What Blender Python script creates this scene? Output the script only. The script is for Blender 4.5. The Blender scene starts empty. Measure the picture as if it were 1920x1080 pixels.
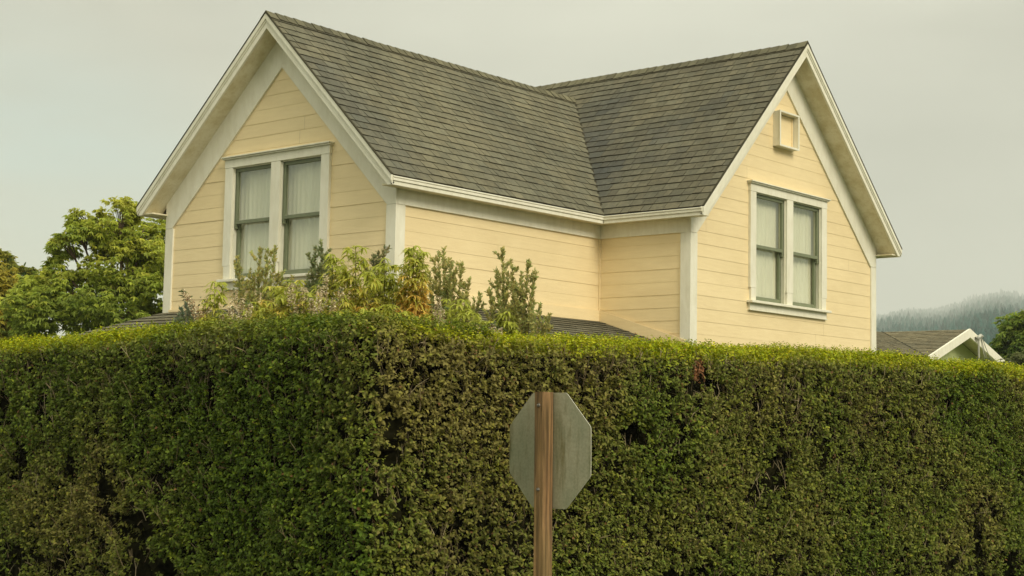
import bpy, math, random
import numpy as np
from mathutils import Vector, Matrix

# ------------------------------------------------------------------ camera, sky, sun, exposure
S = bpy.context.scene
COL = S.collection
FPX, PITCH, ROLL, YAW = 2855.33, .0903, .0183, .7045
CAM = np.array([12.1847, -12.2634, 1.6])
fwd = np.array([-math.sin(YAW)*math.cos(PITCH), math.cos(YAW)*math.cos(PITCH), math.sin(PITCH)])
rgt = np.array([math.cos(YAW), math.sin(YAW), 0.]); upv = np.cross(rgt, fwd)
r2 = math.cos(ROLL)*rgt + math.sin(ROLL)*upv
u2 = -math.sin(ROLL)*rgt + math.cos(ROLL)*upv
cd = bpy.data.cameras.new('camera'); cam = bpy.data.objects.new('camera', cd); COL.objects.link(cam)
cam.matrix_world = Matrix(((r2[0], u2[0], -fwd[0], CAM[0]), (r2[1], u2[1], -fwd[1], CAM[1]), (r2[2], u2[2], -fwd[2], CAM[2]), (0, 0, 0, 1)))
cd.sensor_width = 36; cd.lens = FPX/1920*36; cd.clip_start = .1; cd.clip_end = 20000
S.camera = cam
S.view_settings.view_transform = 'Standard'; S.view_settings.look = 'None'
S.view_settings.exposure = 0.56; S.view_settings.gamma = 1; S.view_settings.use_curve_mapping = False
S.cycles.volume_bounces = 2; S.cycles.transparent_max_bounces = 16; S.cycles.max_bounces = 8

SUN_DIR = Vector((.86, -.22, .62)).normalized()
SUN_EL = math.asin(SUN_DIR.z); SUN_AZ = math.atan2(SUN_DIR.x, SUN_DIR.y)
w = bpy.data.worlds.new('World'); S.world = w; w.use_nodes = True
N = w.node_tree.nodes; Lk = w.node_tree.links; N.clear()
out = N.new('ShaderNodeOutputWorld'); bg = N.new('ShaderNodeBackground'); bgs = N.new('ShaderNodeBackground')
sky = N.new('ShaderNodeTexSky'); sky.sky_type = 'NISHITA'; sky.sun_disc = False
sky.sun_elevation = SUN_EL; sky.sun_rotation = SUN_AZ
tc = N.new('ShaderNodeTexCoord'); sp = N.new('ShaderNodeSeparateXYZ'); Lk.new(tc.outputs['Generated'], sp.inputs[0])
ramp = N.new('ShaderNodeValToRGB'); Lk.new(sp.outputs['Z'], ramp.inputs[0])
cr = ramp.color_ramp; cr.elements[0].position = 0; cr.elements[0].color = (.10, .10, .07, 1)
cr.elements[1].position = 1; cr.elements[1].color = (1.42, 1.40, 1.16, 1)
for p_, c_ in ((.004, (.12, .12, .09, 1)), (.01, (.40, .405, .352, 1)), (.12, (.41, .412, .355, 1)), (.25, (.445, .438, .362, 1)), (.5, (.79, .78, .63, 1))):
    e_ = cr.elements.new(p_); e_.color = c_
nz = N.new('ShaderNodeTexNoise'); nz.inputs['Scale'].default_value = 2.6; nz.inputs['Detail'].default_value = 4
mp = N.new('ShaderNodeMapping'); mp.inputs['Scale'].default_value = (1, 1, 3.2)
Lk.new(tc.outputs['Generated'], mp.inputs[0]); Lk.new(mp.outputs[0], nz.inputs[0])
mr = N.new('ShaderNodeMapRange'); mr.inputs[1].default_value = .3; mr.inputs[2].default_value = .7; mr.inputs[3].default_value = .76; mr.inputs[4].default_value = 1.18
Lk.new(nz.outputs[0], mr.inputs[0])
mul = N.new('ShaderNodeVectorMath'); mul.operation = 'SCALE'; Lk.new(ramp.outputs[0], mul.inputs[0]); Lk.new(mr.outputs[0], mul.inputs['Scale'])
ld = (Vector(fwd)*1.0+Vector(rgt)*(-.33)+Vector((0, 0, 1))*.0).normalized()
dp = N.new('ShaderNodeVectorMath'); dp.operation = 'DOT_PRODUCT'; Lk.new(tc.outputs['Generated'], dp.inputs[0]); dp.inputs[1].default_value = ld
dr_ = N.new('ShaderNodeMapRange'); dr_.inputs[1].default_value = .982; dr_.inputs[2].default_value = .9995; dr_.inputs[3].default_value = 0; dr_.inputs[4].default_value = 1.15; dr_.interpolation_type = 'SMOOTHSTEP'
Lk.new(dp.outputs['Value'], dr_.inputs[0])
nz2 = N.new('ShaderNodeTexNoise'); nz2.inputs['Scale'].default_value = 7; nz2.inputs['Detail'].default_value = 5; Lk.new(mp.outputs[0], nz2.inputs[0])
pm = N.new('ShaderNodeMath'); pm.operation = 'MULTIPLY'; Lk.new(dr_.outputs[0], pm.inputs[0]); Lk.new(nz2.outputs[0], pm.inputs[1])
bm = N.new('ShaderNodeMix'); bm.data_type = 'RGBA'; Lk.new(pm.outputs[0], bm.inputs[0]); Lk.new(mul.outputs[0], bm.inputs[6]); bm.inputs[7].default_value = (.33, .52, .54, 1)
Lk.new(bm.outputs[2], bg.inputs[0]); bg.inputs[1].default_value = 1.0
Lk.new(sky.outputs[0], bgs.inputs[0]); bgs.inputs[1].default_value = .05
mx = N.new('ShaderNodeMixShader'); mx.inputs[0].default_value = .90
Lk.new(bgs.outputs[0], mx.inputs[1]); Lk.new(bg.outputs[0], mx.inputs[2]); Lk.new(mx.outputs[0], out.inputs[0])

sd = bpy.data.lights.new('sun', 'SUN'); sd.energy = 2.0; sd.angle = math.radians(26); sd.color = (1, .92, .76)
sun = bpy.data.objects.new('sun', sd); COL.objects.link(sun)
sun.rotation_euler = SUN_DIR.to_track_quat('Z', 'Y').to_euler()

# ------------------------------------------------------------------ helpers
RNG = np.random.default_rng(7); random.seed(7)

def at(u, v, D):
    """world point seen at photo position (1920 px frame) at horizontal distance D (used to read real positions off the photo)"""
    d = (u-960)/FPX*r2 + (540-v)/FPX*u2 + fwd
    fh = np.array([-math.sin(YAW), math.cos(YAW), 0])
    return CAM + d*(D/(d @ fh))

def tag(o, label=None, cat=None, group=None, kind=None):
    if label: o['label'] = label
    if cat: o['category'] = cat
    if group: o['group'] = group
    if kind: o['kind'] = kind
    return o

def empty(name, loc=(0, 0, 0), parent=None):
    o = bpy.data.objects.new(name, None); COL.objects.link(o); o.location = loc
    if parent: o.parent = parent
    return o

def link(name, me, parent=None):
    o = bpy.data.objects.new(name, me); COL.objects.link(o)
    if parent is not None:
        o.parent = parent
        o.matrix_parent_inverse = Matrix.Translation(-parent.location)     # children are written in world coordinates
    return o

class MB:
    def __init__(s): s.v = []; s.f = []; s.m = []; s.c = []
    def poly(s, pts, m=0, c=None):
        i = len(s.v); s.v += [tuple(map(float, p)) for p in pts]; s.f.append(tuple(range(i, i+len(pts)))); s.m.append(m)
        s.c += [c or (1, 1, 1, 1)]*len(pts)
    def box(s, o, u, v, n, m=0, c=None):
        """parallelepiped from corner o along the vectors u, v, n"""
        o, u, v, n = (np.array(a, float) for a in (o, u, v, n))
        if np.dot(np.cross(u, v), n) < 0: u, v = v, u
        P = [o, o+u, o+u+v, o+v, o+n, o+u+n, o+u+v+n, o+v+n]
        for q in ((3, 2, 1, 0), (4, 5, 6, 7), (0, 1, 5, 4), (1, 2, 6, 5), (2, 3, 7, 6), (3, 0, 4, 7)):
            s.poly([P[k] for k in q], m, c)
    def extrude(s, pts, d, m=0, c=None):
        """closed prism of a polygon pushed along d"""
        pts = [np.array(p, float) for p in pts]; d = np.array(d, float)
        nn = np.zeros(3)
        for k in range(len(pts)): nn += np.cross(pts[k]-pts[0], pts[(k+1) % len(pts)]-pts[0])
        if nn @ d > 0: pts = pts[::-1]
        s.poly(pts, m, c); s.poly([p+d for p in pts[::-1]], m, c)
        for k in range(len(pts)):
            a, b = pts[k], pts[(k+1) % len(pts)]
            s.poly([b, a, a+d, b+d], m, c)
    def tube(s, path, rads, n=6, m=0, c=None):
        path = [np.array(p, float) for p in path]; i0 = len(s.v)
        for k, p in enumerate(path):
            t = path[min(k+1, len(path)-1)]-path[max(k-1, 0)]; t = t/(np.linalg.norm(t)+1e-9)
            a = np.cross(t, (0.3, .1, 1) if abs(t[2]) < .9 else (1, 0, 0)); a /= np.linalg.norm(a); b = np.cross(t, a)
            for j in range(n):
                an = 2*math.pi*j/n; s.v.append(tuple(p+rads[k]*(a*math.cos(an)+b*math.sin(an)))); s.c.append(c or (1, 1, 1, 1))
        for k in range(len(path)-1):
            for j in range(n):
                q = i0+k*n; s.f.append((q+j, q+(j+1) % n, q+n+(j+1) % n, q+n+j)); s.m.append(m)
        s.f.append(tuple(i0+(len(path)-1)*n+j for j in range(n))); s.m.append(m)
    def build(s, name, mats, parent=None, bevel=0, smooth=False):
        me = bpy.data.meshes.new(name); me.from_pydata(s.v, [], s.f)
        if not isinstance(mats, (list, tuple)): mats = [mats]
        for mm in mats: me.materials.append(mm)
        me.polygons.foreach_set('material_index', s.m)
        ca = me.color_attributes.new('Col', 'FLOAT_COLOR', 'POINT'); ca.data.foreach_set('color', np.array(s.c, float).ravel())
        if smooth: me.polygons.foreach_set('use_smooth', [True]*len(s.f))
        me.update(); o = link(name, me, parent)
        if bevel:
            b = o.modifiers.new('bevel', 'BEVEL'); b.width = bevel; b.segments = 2; b.limit_method = 'ANGLE'
            wd = o.modifiers.new('weld', 'WELD'); wd.merge_threshold = .0004
            o.modifiers.move(1, 0)
        return o

def vnoise(P, seed=0):
    """smooth value noise in [0, 1], vectorised"""
    P = np.asarray(P, float); i = np.floor(P).astype(np.int64); f = P-i; f = f*f*(3-2*f)
    def h(x, y, z):
        n = (x*73856093) ^ (y*19349663) ^ (z*83492791) ^ (seed*2654435761)
        n = (n ^ (n >> 13))*1274126177 & 0x7fffffff; n = (n ^ (n >> 16)) & 0xffffff
        return n/float(0xffffff)
    r = 0
    for dx in (0, 1):
        for dy in (0, 1):
            for dz in (0, 1):
                wgt = (f[:, 0] if dx else 1-f[:, 0])*(f[:, 1] if dy else 1-f[:, 1])*(f[:, 2] if dz else 1-f[:, 2])
                r = r + wgt*h(i[:, 0]+dx, i[:, 1]+dy, i[:, 2]+dz)
    return r

def fbm(P, seed=0, o=3):
    a, t, s = .5, 0, 0
    for k in range(o): s = s + a*vnoise(np.asarray(P)*2**k, seed+k); t += a; a *= .55
    return s/t

def unit(a): return a/(np.linalg.norm(a, axis=-1, keepdims=True)+1e-9)

def fast_mesh(name, V, nper, faces, cols, mats, parent=None, smooth=True):
    """V (n, nper, 3), faces = list of quads indices inside one leaf, cols (n, 4)"""
    n = len(V); me = bpy.data.meshes.new(name)
    F = np.array(faces, np.int64); nf, k = F.shape
    me.vertices.add(n*nper); me.vertices.foreach_set('co', V.reshape(-1).astype(np.float32))
    idx = (np.arange(n)[:, None, None]*nper+F[None]).reshape(-1)
    me.loops.add(n*nf*k); me.loops.foreach_set('vertex_index', idx.astype(np.int32))
    me.polygons.add(n*nf); me.polygons.foreach_set('loop_start', (np.arange(n*nf)*k).astype(np.int32))
    me.polygons.foreach_set('loop_total', np.full(n*nf, k, np.int32))
    if smooth: me.polygons.foreach_set('use_smooth', np.ones(n*nf, bool))
    ca = me.color_attributes.new('Col', 'FLOAT_COLOR', 'POINT')
    ca.data.foreach_set('color', np.repeat(cols, nper, axis=0).reshape(-1).astype(np.float32))
    me.materials.append(mats); me.update(calc_edges=True)
    return link(name, me, parent)

def leaves(name, B, D, U, Ln, Wd, cols, mat, parent=None, curl=.25, stations=2):
    """leaf blades: base B, direction D, upper-side vector U, length, width; folded on the midrib and curled down"""
    n = len(B); D = unit(D); Sd = unit(np.cross(D, U)); U = np.cross(Sd, D)
    Ln = np.broadcast_to(Ln, n)[:, None]; Wd = np.broadcast_to(Wd, n)[:, None]; cu = np.broadcast_to(curl, n)[:, None]
    def pt(t, wgt, side): 
        return B + D*Ln*t - U*Ln*cu*t*t + Sd*Wd*.5*wgt*side + U*Wd*.22*abs(side)*wgt
    if stations == 2:
        V = np.stack([B, pt(.34, 1, 1), pt(.72, .78, 1), pt(1, 0, 0), pt(.72, .78, -1), pt(.34, 1, -1)], 1)
        return fast_mesh(name, V, 6, [(0, 3, 2, 1), (0, 5, 4, 3)], cols, mat, parent)
    ts = ((.0, .12), (.25, .8), (.55, 1.), (.82, .6), (1., .04))
    L = [pt(t, a, 1) for t, a in ts]; M = [pt(t, 0, 0) for t, a in ts]; R = [pt(t, a, -1) for t, a in ts]
    V = np.stack(L+M+R, 1); F = []
    for k in range(4): F += [(k, k+1, 5+k+1, 5+k), (5+k, 5+k+1, 10+k+1, 10+k)]
    return fast_mesh(name, V, 15, F, cols, mat, parent)

def sticks(name, A, Bp, ra, rb, cols, mat, parent=None):
    """thin three-sided twigs from A to Bp"""
    d = unit(Bp-A); s1 = unit(np.cross(d, np.array([.31, .22, .92]))); s2 = np.cross(d, s1)
    V = []
    for P, r in ((A, ra), (Bp, rb)):
        r = np.broadcast_to(r, len(A))[:, None]
        for k in range(3):
            an = 2.094*k; V.append(P+r*(s1*math.cos(an)+s2*math.sin(an)))
    return fast_mesh(name, np.stack(V, 1), 6, [(0, 1, 4, 3), (1, 2, 5, 4), (2, 0, 3, 5)], cols, mat, parent)

# ------------------------------------------------------------------ materials
def mat(name, col, rough=.6, spec=.3, noise=None, bump=None, vcol=False, metal=0, streak=None, coat=0):
    m = bpy.data.materials.new(name); m.use_nodes = True; n = m.node_tree.nodes; l = m.node_tree.links
    b = n['Principled BSDF']; b.inputs['Roughness'].default_value = rough; b.inputs['Specular IOR Level'].default_value = spec
    b.inputs['Metallic'].default_value = metal
    t = n.new('ShaderNodeTexCoord'); cur = None
    rgb = n.new('ShaderNodeRGB'); rgb.outputs[0].default_value = (*col, 1); cur = rgb.outputs[0]
    def mulby(sock, fac=1):
        nonlocal cur
        x = n.new('ShaderNodeMix'); x.data_type = 'RGBA'; x.blend_type = 'MULTIPLY'; x.inputs[0].default_value = fac
        l.new(cur, x.inputs[6]); l.new(sock, x.inputs[7]); cur = x.outputs[2]
    if vcol:
        a = n.new('ShaderNodeAttribute'); a.attribute_name = 'Col'; mulby(a.outputs['Color'])
    for spec_ in (noise or []):
        sc, c0, c1, lo, hi, stretch = spec_
        mpn = n.new('ShaderNodeMapping'); mpn.inputs['Scale'].default_value = stretch; l.new(t.outputs['Object'], mpn.inputs[0])
        tx = n.new('ShaderNodeTexNoise'); tx.inputs['Scale'].default_value = sc; tx.inputs['Detail'].default_value = 5; tx.inputs['Roughness'].default_value = .6
        l.new(mpn.outputs[0], tx.inputs[0]); r = n.new('ShaderNodeValToRGB'); l.new(tx.outputs[0], r.inputs[0])
        r.color_ramp.elements[0].position = lo; r.color_ramp.elements[0].color = (*c0, 1)
        r.color_ramp.elements[1].position = hi; r.color_ramp.elements[1].color = (*c1, 1); mulby(r.outputs[0])
    l.new(cur, b.inputs['Base Color'])
    if bump:
        sc, st, stretch = bump
        mpn = n.new('ShaderNodeMapping'); mpn.inputs['Scale'].default_value = stretch; l.new(t.outputs['Object'], mpn.inputs[0])
        tx = n.new('ShaderNodeTexNoise'); tx.inputs['Scale'].default_value = sc; tx.inputs['Detail'].default_value = 6
        l.new(mpn.outputs[0], tx.inputs[0]); bp = n.new('ShaderNodeBump'); bp.inputs['Strength'].default_value = st; bp.inputs['Distance'].default_value = .01
        l.new(tx.outputs[0], bp.inputs['Height']); l.new(bp.outputs[0], b.inputs['Normal'])
    return m

def leaf_mat(name, transl=.25, rough=.45, spec=.35):
    m = bpy.data.materials.new(name); m.use_nodes = True; n = m.node_tree.nodes; l = m.node_tree.links
    b = n['Principled BSDF']; b.inputs['Roughness'].default_value = rough; b.inputs['Specular IOR Level'].default_value = spec
    a = n.new('ShaderNodeAttribute'); a.attribute_name = 'Col'; l.new(a.outputs['Color'], b.inputs['Base Color'])
    tr = n.new('ShaderNodeBsdfTranslucent'); l.new(a.outputs['Color'], tr.inputs[0])
    mxs = n.new('ShaderNodeMixShader'); mxs.inputs[0].default_value = transl
    l.new(b.outputs[0], mxs.inputs[1]); l.new(tr.outputs[0], mxs.inputs[2]); l.new(mxs.outputs[0], n['Material Output'].inputs[0])
    return m

W1 = (1, 1, 1)
M = {}
M['yellow'] = mat('yellow_paint', (.90, .735, .435), .55, .3, vcol=True,
    noise=[(1.3, (.93, .92, .90), W1, .3, .7, (1, 1, 1)), (9, (.95, .94, .92), W1, .35, .65, (.3, .3, 3))], bump=(40, .12, (.15, .15, 1)))
M['trim'] = mat('white_trim_paint', (.85, .82, .68), .5, .3,
    noise=[(2.2, (.90, .895, .87), W1, .3, .7, (1, 1, 1)), (14, (.93, .92, .89), W1, .35, .6, (1, 1, .3))], bump=(30, .08, (1, 1, .2)))
M['soffit'] = mat('soffit_paint', (.80, .745, .56), .6, .2, noise=[(5, (.82, .78, .66), W1, .35, .6, (1, 1, 1)), (30, (.9, .88, .8), W1, .3, .5, (1, 1, 1))])
M['sash'] = mat('green_sash_paint', (.21, .235, .145), .5, .3, noise=[(12, (.8, .8, .78), W1, .3, .7, (1, 1, .3))])
M['shingle'] = mat('roof_shingles', (.178, .168, .114), .95, .1, vcol=True,
    noise=[(150, (.62, .62, .62), (1.25, 1.25, 1.25), .3, .7, (1, 1, 1)), (.8, (.84, .85, .86), (1.06, 1.05, 1.02), .38, .62, (1, 1, 1)), (14, (.84, .84, .86), (1.08, 1.07, 1.04), .35, .65, (1, 1, 1))], bump=(160, .5, (1, 1, 1)))
M['curtain'] = mat('sheer_curtain', (.80, .75, .60), .9, .05, noise=[(6, (.86, .84, .80), W1, .3, .7, (1, 1, .12))])
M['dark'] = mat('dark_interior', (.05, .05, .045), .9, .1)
M['wood'] = mat('weathered_cedar', (.36, .235, .135), .75, .2,
    noise=[(34, (.38, .36, .33), (1.2, 1.12, 1.0), .38, .60, (1, 1, .04)), (7, (.7, .74, .66), (1.1, 1.05, 1), .35, .65, (1, 1, .25)), (3, (.62, .66, .55), (1.1, 1.05, 1), .3, .7, (1, 1, .5))], bump=(45, .5, (1, 1, .04)))
M['steel'] = mat('galvanised_bolt', (.22, .21, .18), .5, .5, metal=.8)
M['alu'] = mat('dull_aluminium', (.37, .355, .265), .5, .4, metal=.25,
    noise=[(3.2, (.74, .80, .70), (1.12, 1.06, 1.0), .35, .65, (1, 1, .5)), (60, (.86, .88, .84), (1.08, 1.08, 1.08), .35, .65, (1, 1, 1)), (9, (.52, .48, .30), W1, .30, .48, (1.6, 1.6, .22))], bump=(120, .06, (1, 1, 1)))
M['edge'] = mat('bright_plate_edge', (.62, .60, .48), .4, .5, metal=.2)
M['red'] = mat('red_sheeting', (.5, .02, .02), .4, .4)
M['bark'] = mat('bark', (.14, .10, .065), .9, .1, noise=[(20, (.5, .5, .5), (1.2, 1.2, 1.2), .3, .7, (1, 1, .2))])
M['twig'] = mat('twigs', (1, 1, 1), .85, .1, vcol=True)
M['inner'] = mat('hedge_core_shade', (.014, .014, .007), .95, 0, noise=[(18, (.3, .3, .3), (1.6, 1.5, 1.2), .35, .65, (1, 1, 1))])  # near-black stands for the shade deep inside the hedge
M['leaf'] = leaf_mat('privet_leaf', .30, .6, .14); M['tleaf'] = leaf_mat('tree_leaf', .55, .5, .25); M['sleaf'] = leaf_mat('shrub_leaf', .5, .5, .25)
M['petal'] = leaf_mat('dry_flower', .3, .9, .05)
M['grass'] = mat('lawn', (.05, .075, .02), .95, .1, noise=[(.6, (.7, .75, .6), (1.2, 1.15, 1), .3, .7, (1, 1, 1)), (30, (.6, .6, .6), (1.3, 1.3, 1.2), .3, .7, (1, 1, 1))], bump=(60, .6, (1, 1, 1)))
M['asphalt'] = mat('asphalt', (.06, .06, .055), .9, .2, noise=[(90, (.7, .7, .7), (1.3, 1.3, 1.3), .3, .7, (1, 1, 1))])
M['concrete'] = mat('concrete', (.33, .32, .27), .85, .2, noise=[(6, (.8, .8, .78), (1.1, 1.1, 1.1), .3, .7, (1, 1, 1))])
M['conifer'] = mat('far_conifers', (.012, .058, .048), .95, 0, vcol=True)
M['pale_green'] = mat('pale_green_siding', (.55, .60, .28), .6, .2, noise=[(3, (.9, .9, .86), W1, .3, .7, (1, 1, 1))])
M['wire'] = mat('cable_sheath', (.45, .45, .38), .6, .2)
M['glasswhite'] = mat('mast_metal', (.42, .42, .35), .5, .4, metal=.3)

def glass_mat():
    m = bpy.data.materials.new('window_glass'); m.use_nodes = True; n = m.node_tree.nodes; l = m.node_tree.links; n.remove(n['Principled BSDF'])
    g = n.new('ShaderNodeBsdfGlossy'); g.inputs['Roughness'].default_value = .03; g.inputs[0].default_value = (.93, 1, .93, 1)
    t = n.new('ShaderNodeBsdfTransparent'); t.inputs[0].default_value = (.95, .98, .94, 1)
    ge = n.new('ShaderNodeNewGeometry'); dt = n.new('ShaderNodeVectorMath'); dt.operation = 'DOT_PRODUCT'
    l.new(ge.outputs['Normal'], dt.inputs[0]); l.new(ge.outputs['Incoming'], dt.inputs[1])
    def mth(op, a, b=None):
        q_ = n.new('ShaderNodeMath'); q_.operation = op
        for k_, v_ in enumerate((a, b)):
            if v_ is None: continue
            if isinstance(v_, float): q_.inputs[k_].default_value = v_
            else: l.new(v_, q_.inputs[k_])
        return q_.outputs[0]
    refl = mth('ADD', mth('MULTIPLY', mth('POWER', mth('SUBTRACT', 1.0, mth('ABSOLUTE', dt.outputs['Value'])), 5.0), .8), .17)
    tcn = n.new('ShaderNodeTexCoord'); tx = n.new('ShaderNodeTexNoise'); tx.inputs['Scale'].default_value = 2.2
    l.new(tcn.outputs['Object'], tx.inputs[0]); bp = n.new('ShaderNodeBump'); bp.inputs['Strength'].default_value = .12; bp.inputs['Distance'].default_value = .05
    l.new(tx.outputs[0], bp.inputs['Height']); l.new(bp.outputs[0], g.inputs['Normal'])
    mxs = n.new('ShaderNodeMixShader'); l.new(refl, mxs.inputs[0]); l.new(t.outputs[0], mxs.inputs[1]); l.new(g.outputs[0], mxs.inputs[2])
    l.new(mxs.outputs[0], n['Material Output'].inputs[0]); return m
M['glass'] = glass_mat()

# ------------------------------------------------------------------ ground, road, hill
mb = MB(); G = 5900
mb.poly([(-G, -G, 0), (G, -G, 0), (G, G, 0), (-G, G, 0)]); tag(mb.build('ground', M['grass']), kind='structure')
# hedge plan (used by the road too)
HK = np.array([5.178, -5.405]); HL = np.array([-.19, -4.803]); HR = np.array([6.205, 2.734]); HT = 2.225
dL = (HL-HK)/np.linalg.norm(HL-HK); dR = (HR-HK)/np.linalg.norm(HR-HK)
nL = np.array([dL[1], -dL[0]]); nL = nL if nL[1] < 0 else -nL
nR = np.array([dR[1], -dR[0]]); nR = nR if nR[0] > 0 else -nR
def strip(name, m, off, wid, z0, z1, ext=60):
    """a band parallel to both hedge faces, off metres outside them, mitred at the corner"""
    def line(d0, n0, o): return HK+n0*o, d0
    def meet(o):
        A = np.array([dL, -dR]).T; b = (HK+nR*o)-(HK+nL*o); t = np.linalg.solve(A, b); return HK+nL*o+dL*t[0]
    a, b = meet(off), meet(off+wid); q = MB()
    for d in (dL, dR):
        P = [a, a+d*ext, b+d*ext, b]
        q.extrude([(p[0], p[1], z0) for p in P], (0, 0, z1-z0))
    return tag(q.build(name, m), kind='structure')
strip('pavement', M['concrete'], 1.9, 1.3, .004, .10)
strip('kerb', M['concrete'], 3.21, .15, .004, .12)
strip('road', M['asphalt'], 3.37, 8.5, .004, .02)

def hill_h(az, D):
    """az: picture column the direction corresponds to; D metres from the viewer"""
    fa = np.clip((az-1400)/560, 0, 1.6)
    e1 = 3.75+.75*fa+.22*np.sin(az*.011)+.12*np.sin(az*.031)
    e2 = 4.35+.35*fa+.3*np.sin(az*.007+1)
    D = np.asarray(D, float)
    el = np.interp(D, [300, 420, 800, 1600, 3200, 5400], [0, 2.3, 3.3, 3.75, 4.1, 4.45])
    z = D*np.tan(np.radians(el))*(.80+.25*fa+.05*np.sin(az*.011)+.03*np.sin(az*.031))
    side = np.clip((az-1150)/250, 0, 1)
    return z*side*side*(3-2*side)-1
def polar(az, D):
    a = np.arctan((az-960)/FPX); ang = YAW-a
    return CAM[0]-np.sin(ang)*D, CAM[1]+np.cos(ang)*D
azs = np.linspace(1150, 3600, 90); Ds = np.concatenate([np.linspace(300, 5400, 120)])
AZ, DD = np.meshgrid(azs, Ds, indexing='ij'); X, Y = polar(AZ, DD); Z = hill_h(AZ, DD)
Z[:, 0] = -1; Z += (vnoise(np.stack([X.ravel()/90, Y.ravel()/90, 0*X.ravel()], 1)).reshape(Z.shape)-.5)*10*(DD > 600)
V = np.stack([X, Y, Z], -1).reshape(-1, 3); nz_ = len(Ds)
F = [(i*nz_+j, (i+1)*nz_+j, (i+1)*nz_+j+1, i*nz_+j+1) for i in range(len(azs)-1) for j in range(nz_-1)]
me = bpy.data.meshes.new('hill'); me.from_pydata(V.tolist(), [], F); me.materials.append(M['conifer'])
ca = me.color_attributes.new('Col', 'FLOAT_COLOR', 'POINT'); ca.data.foreach_set('color', np.ones(len(V)*4))
tag(link('hill', me), kind='structure')

nt = 30000
az = RNG.uniform(1480, 2700, nt); D = RNG.uniform(400**.7, 5300**.7, nt)**(1/.7)
X, Y = polar(az, D); Z = hill_h(az, D)+(vnoise(np.stack([X/90, Y/90, 0*X], 1))-.5)*10*(D > 600)
H = RNG.uniform(.65, 1.3, nt)*np.interp(D, [400, 2500, 5000], [8, 21, 28])*(.8+.4*vnoise(np.stack([X/60, Y/60, 0*X], 1), 3)); R = H*RNG.uniform(.2, .32, nt)
cols = np.ones((nt, 4)); cols[:, :3] *= RNG.uniform(.6, 1.4, (nt, 1)); cols[:, 0] *= RNG.uniform(.8, 1.3, nt)
Vt = []; Ft = []
tiers = ((.08, 1.0), (.3, .78), (.52, .55), (.74, .3))
for k, (h0, rr) in enumerate(tiers):
    for j in range(5):
        an = 2*math.pi*j/5+k*.7; jit = RNG.uniform(.75, 1.2, nt)
        Vt.append(np.stack([X+R*rr*jit*np.cos(an), Y+R*rr*jit*np.sin(an), Z+H*(h0+RNG.uniform(-.04, .04, nt))], 1))
    top = min(1, h0+.38); Vt.append(np.stack([X, Y, Z+H*top], 1)); b0 = k*6
    for j in range(5): Ft.append((b0+j, b0+(j+1) % 5, b0+5))
o = fast_mesh('distant_forest', np.stack(Vt, 1), 24, Ft, cols, M['conifer'], smooth=False)
tag(o, 'dark conifer forest on the foggy hill beyond the small roof', 'forest', kind='stuff')

# ------------------------------------------------------------------ haze
mb = MB(); mb.box((-6000, -6000, -1), (12000, 0, 0), (0, 12000, 0), (0, 0, 541))
hm = bpy.data.materials.new('haze_air'); hm.use_nodes = True; n = hm.node_tree.nodes; n.remove(n['Principled BSDF'])
pv = n.new('ShaderNodeVolumePrincipled'); pv.inputs['Color'].default_value = (.88, .89, .87, 1); pv.inputs['Density'].default_value = .00032
hm.node_tree.links.new(pv.outputs[0], n['Material Output'].inputs['Volume'])
tag(mb.build('haze', hm), kind='stuff')

# ------------------------------------------------------------------ the yellow house
xr, yr = -2.0136, 6.2315
zE, hA, hB = 4.3788, 6.5907, 6.9864
WA, LL, MM, WB = 4.2, 3.861, 1.4387, 5.007
YB = LL+WB
eR, eLf, oA, oB = .233, .2847, .2989, .3342
eF, eB = .233, .235
sAR = (hA-zE)/(eR-xr); sAL = (hA-zE)/(WA+eLf+xr)
yF = LL-eF; yBk = YB+eB
sBF = (hB-zE)/(yr-yF); sBB = (hB-zE)/(yBk-yr)
zFr = 4.0987
def zA(x): return hA-(x-xr)*sAR if x > xr else hA-(xr-x)*sAL
def zB(y): return hB-(y-yr)*sBB if y > yr else hB-(yr-y)*sBF
house = empty('yellow_house'); tag(house, 'pale yellow clapboard house with steep cross gables behind the hedge', 'house')

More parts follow.
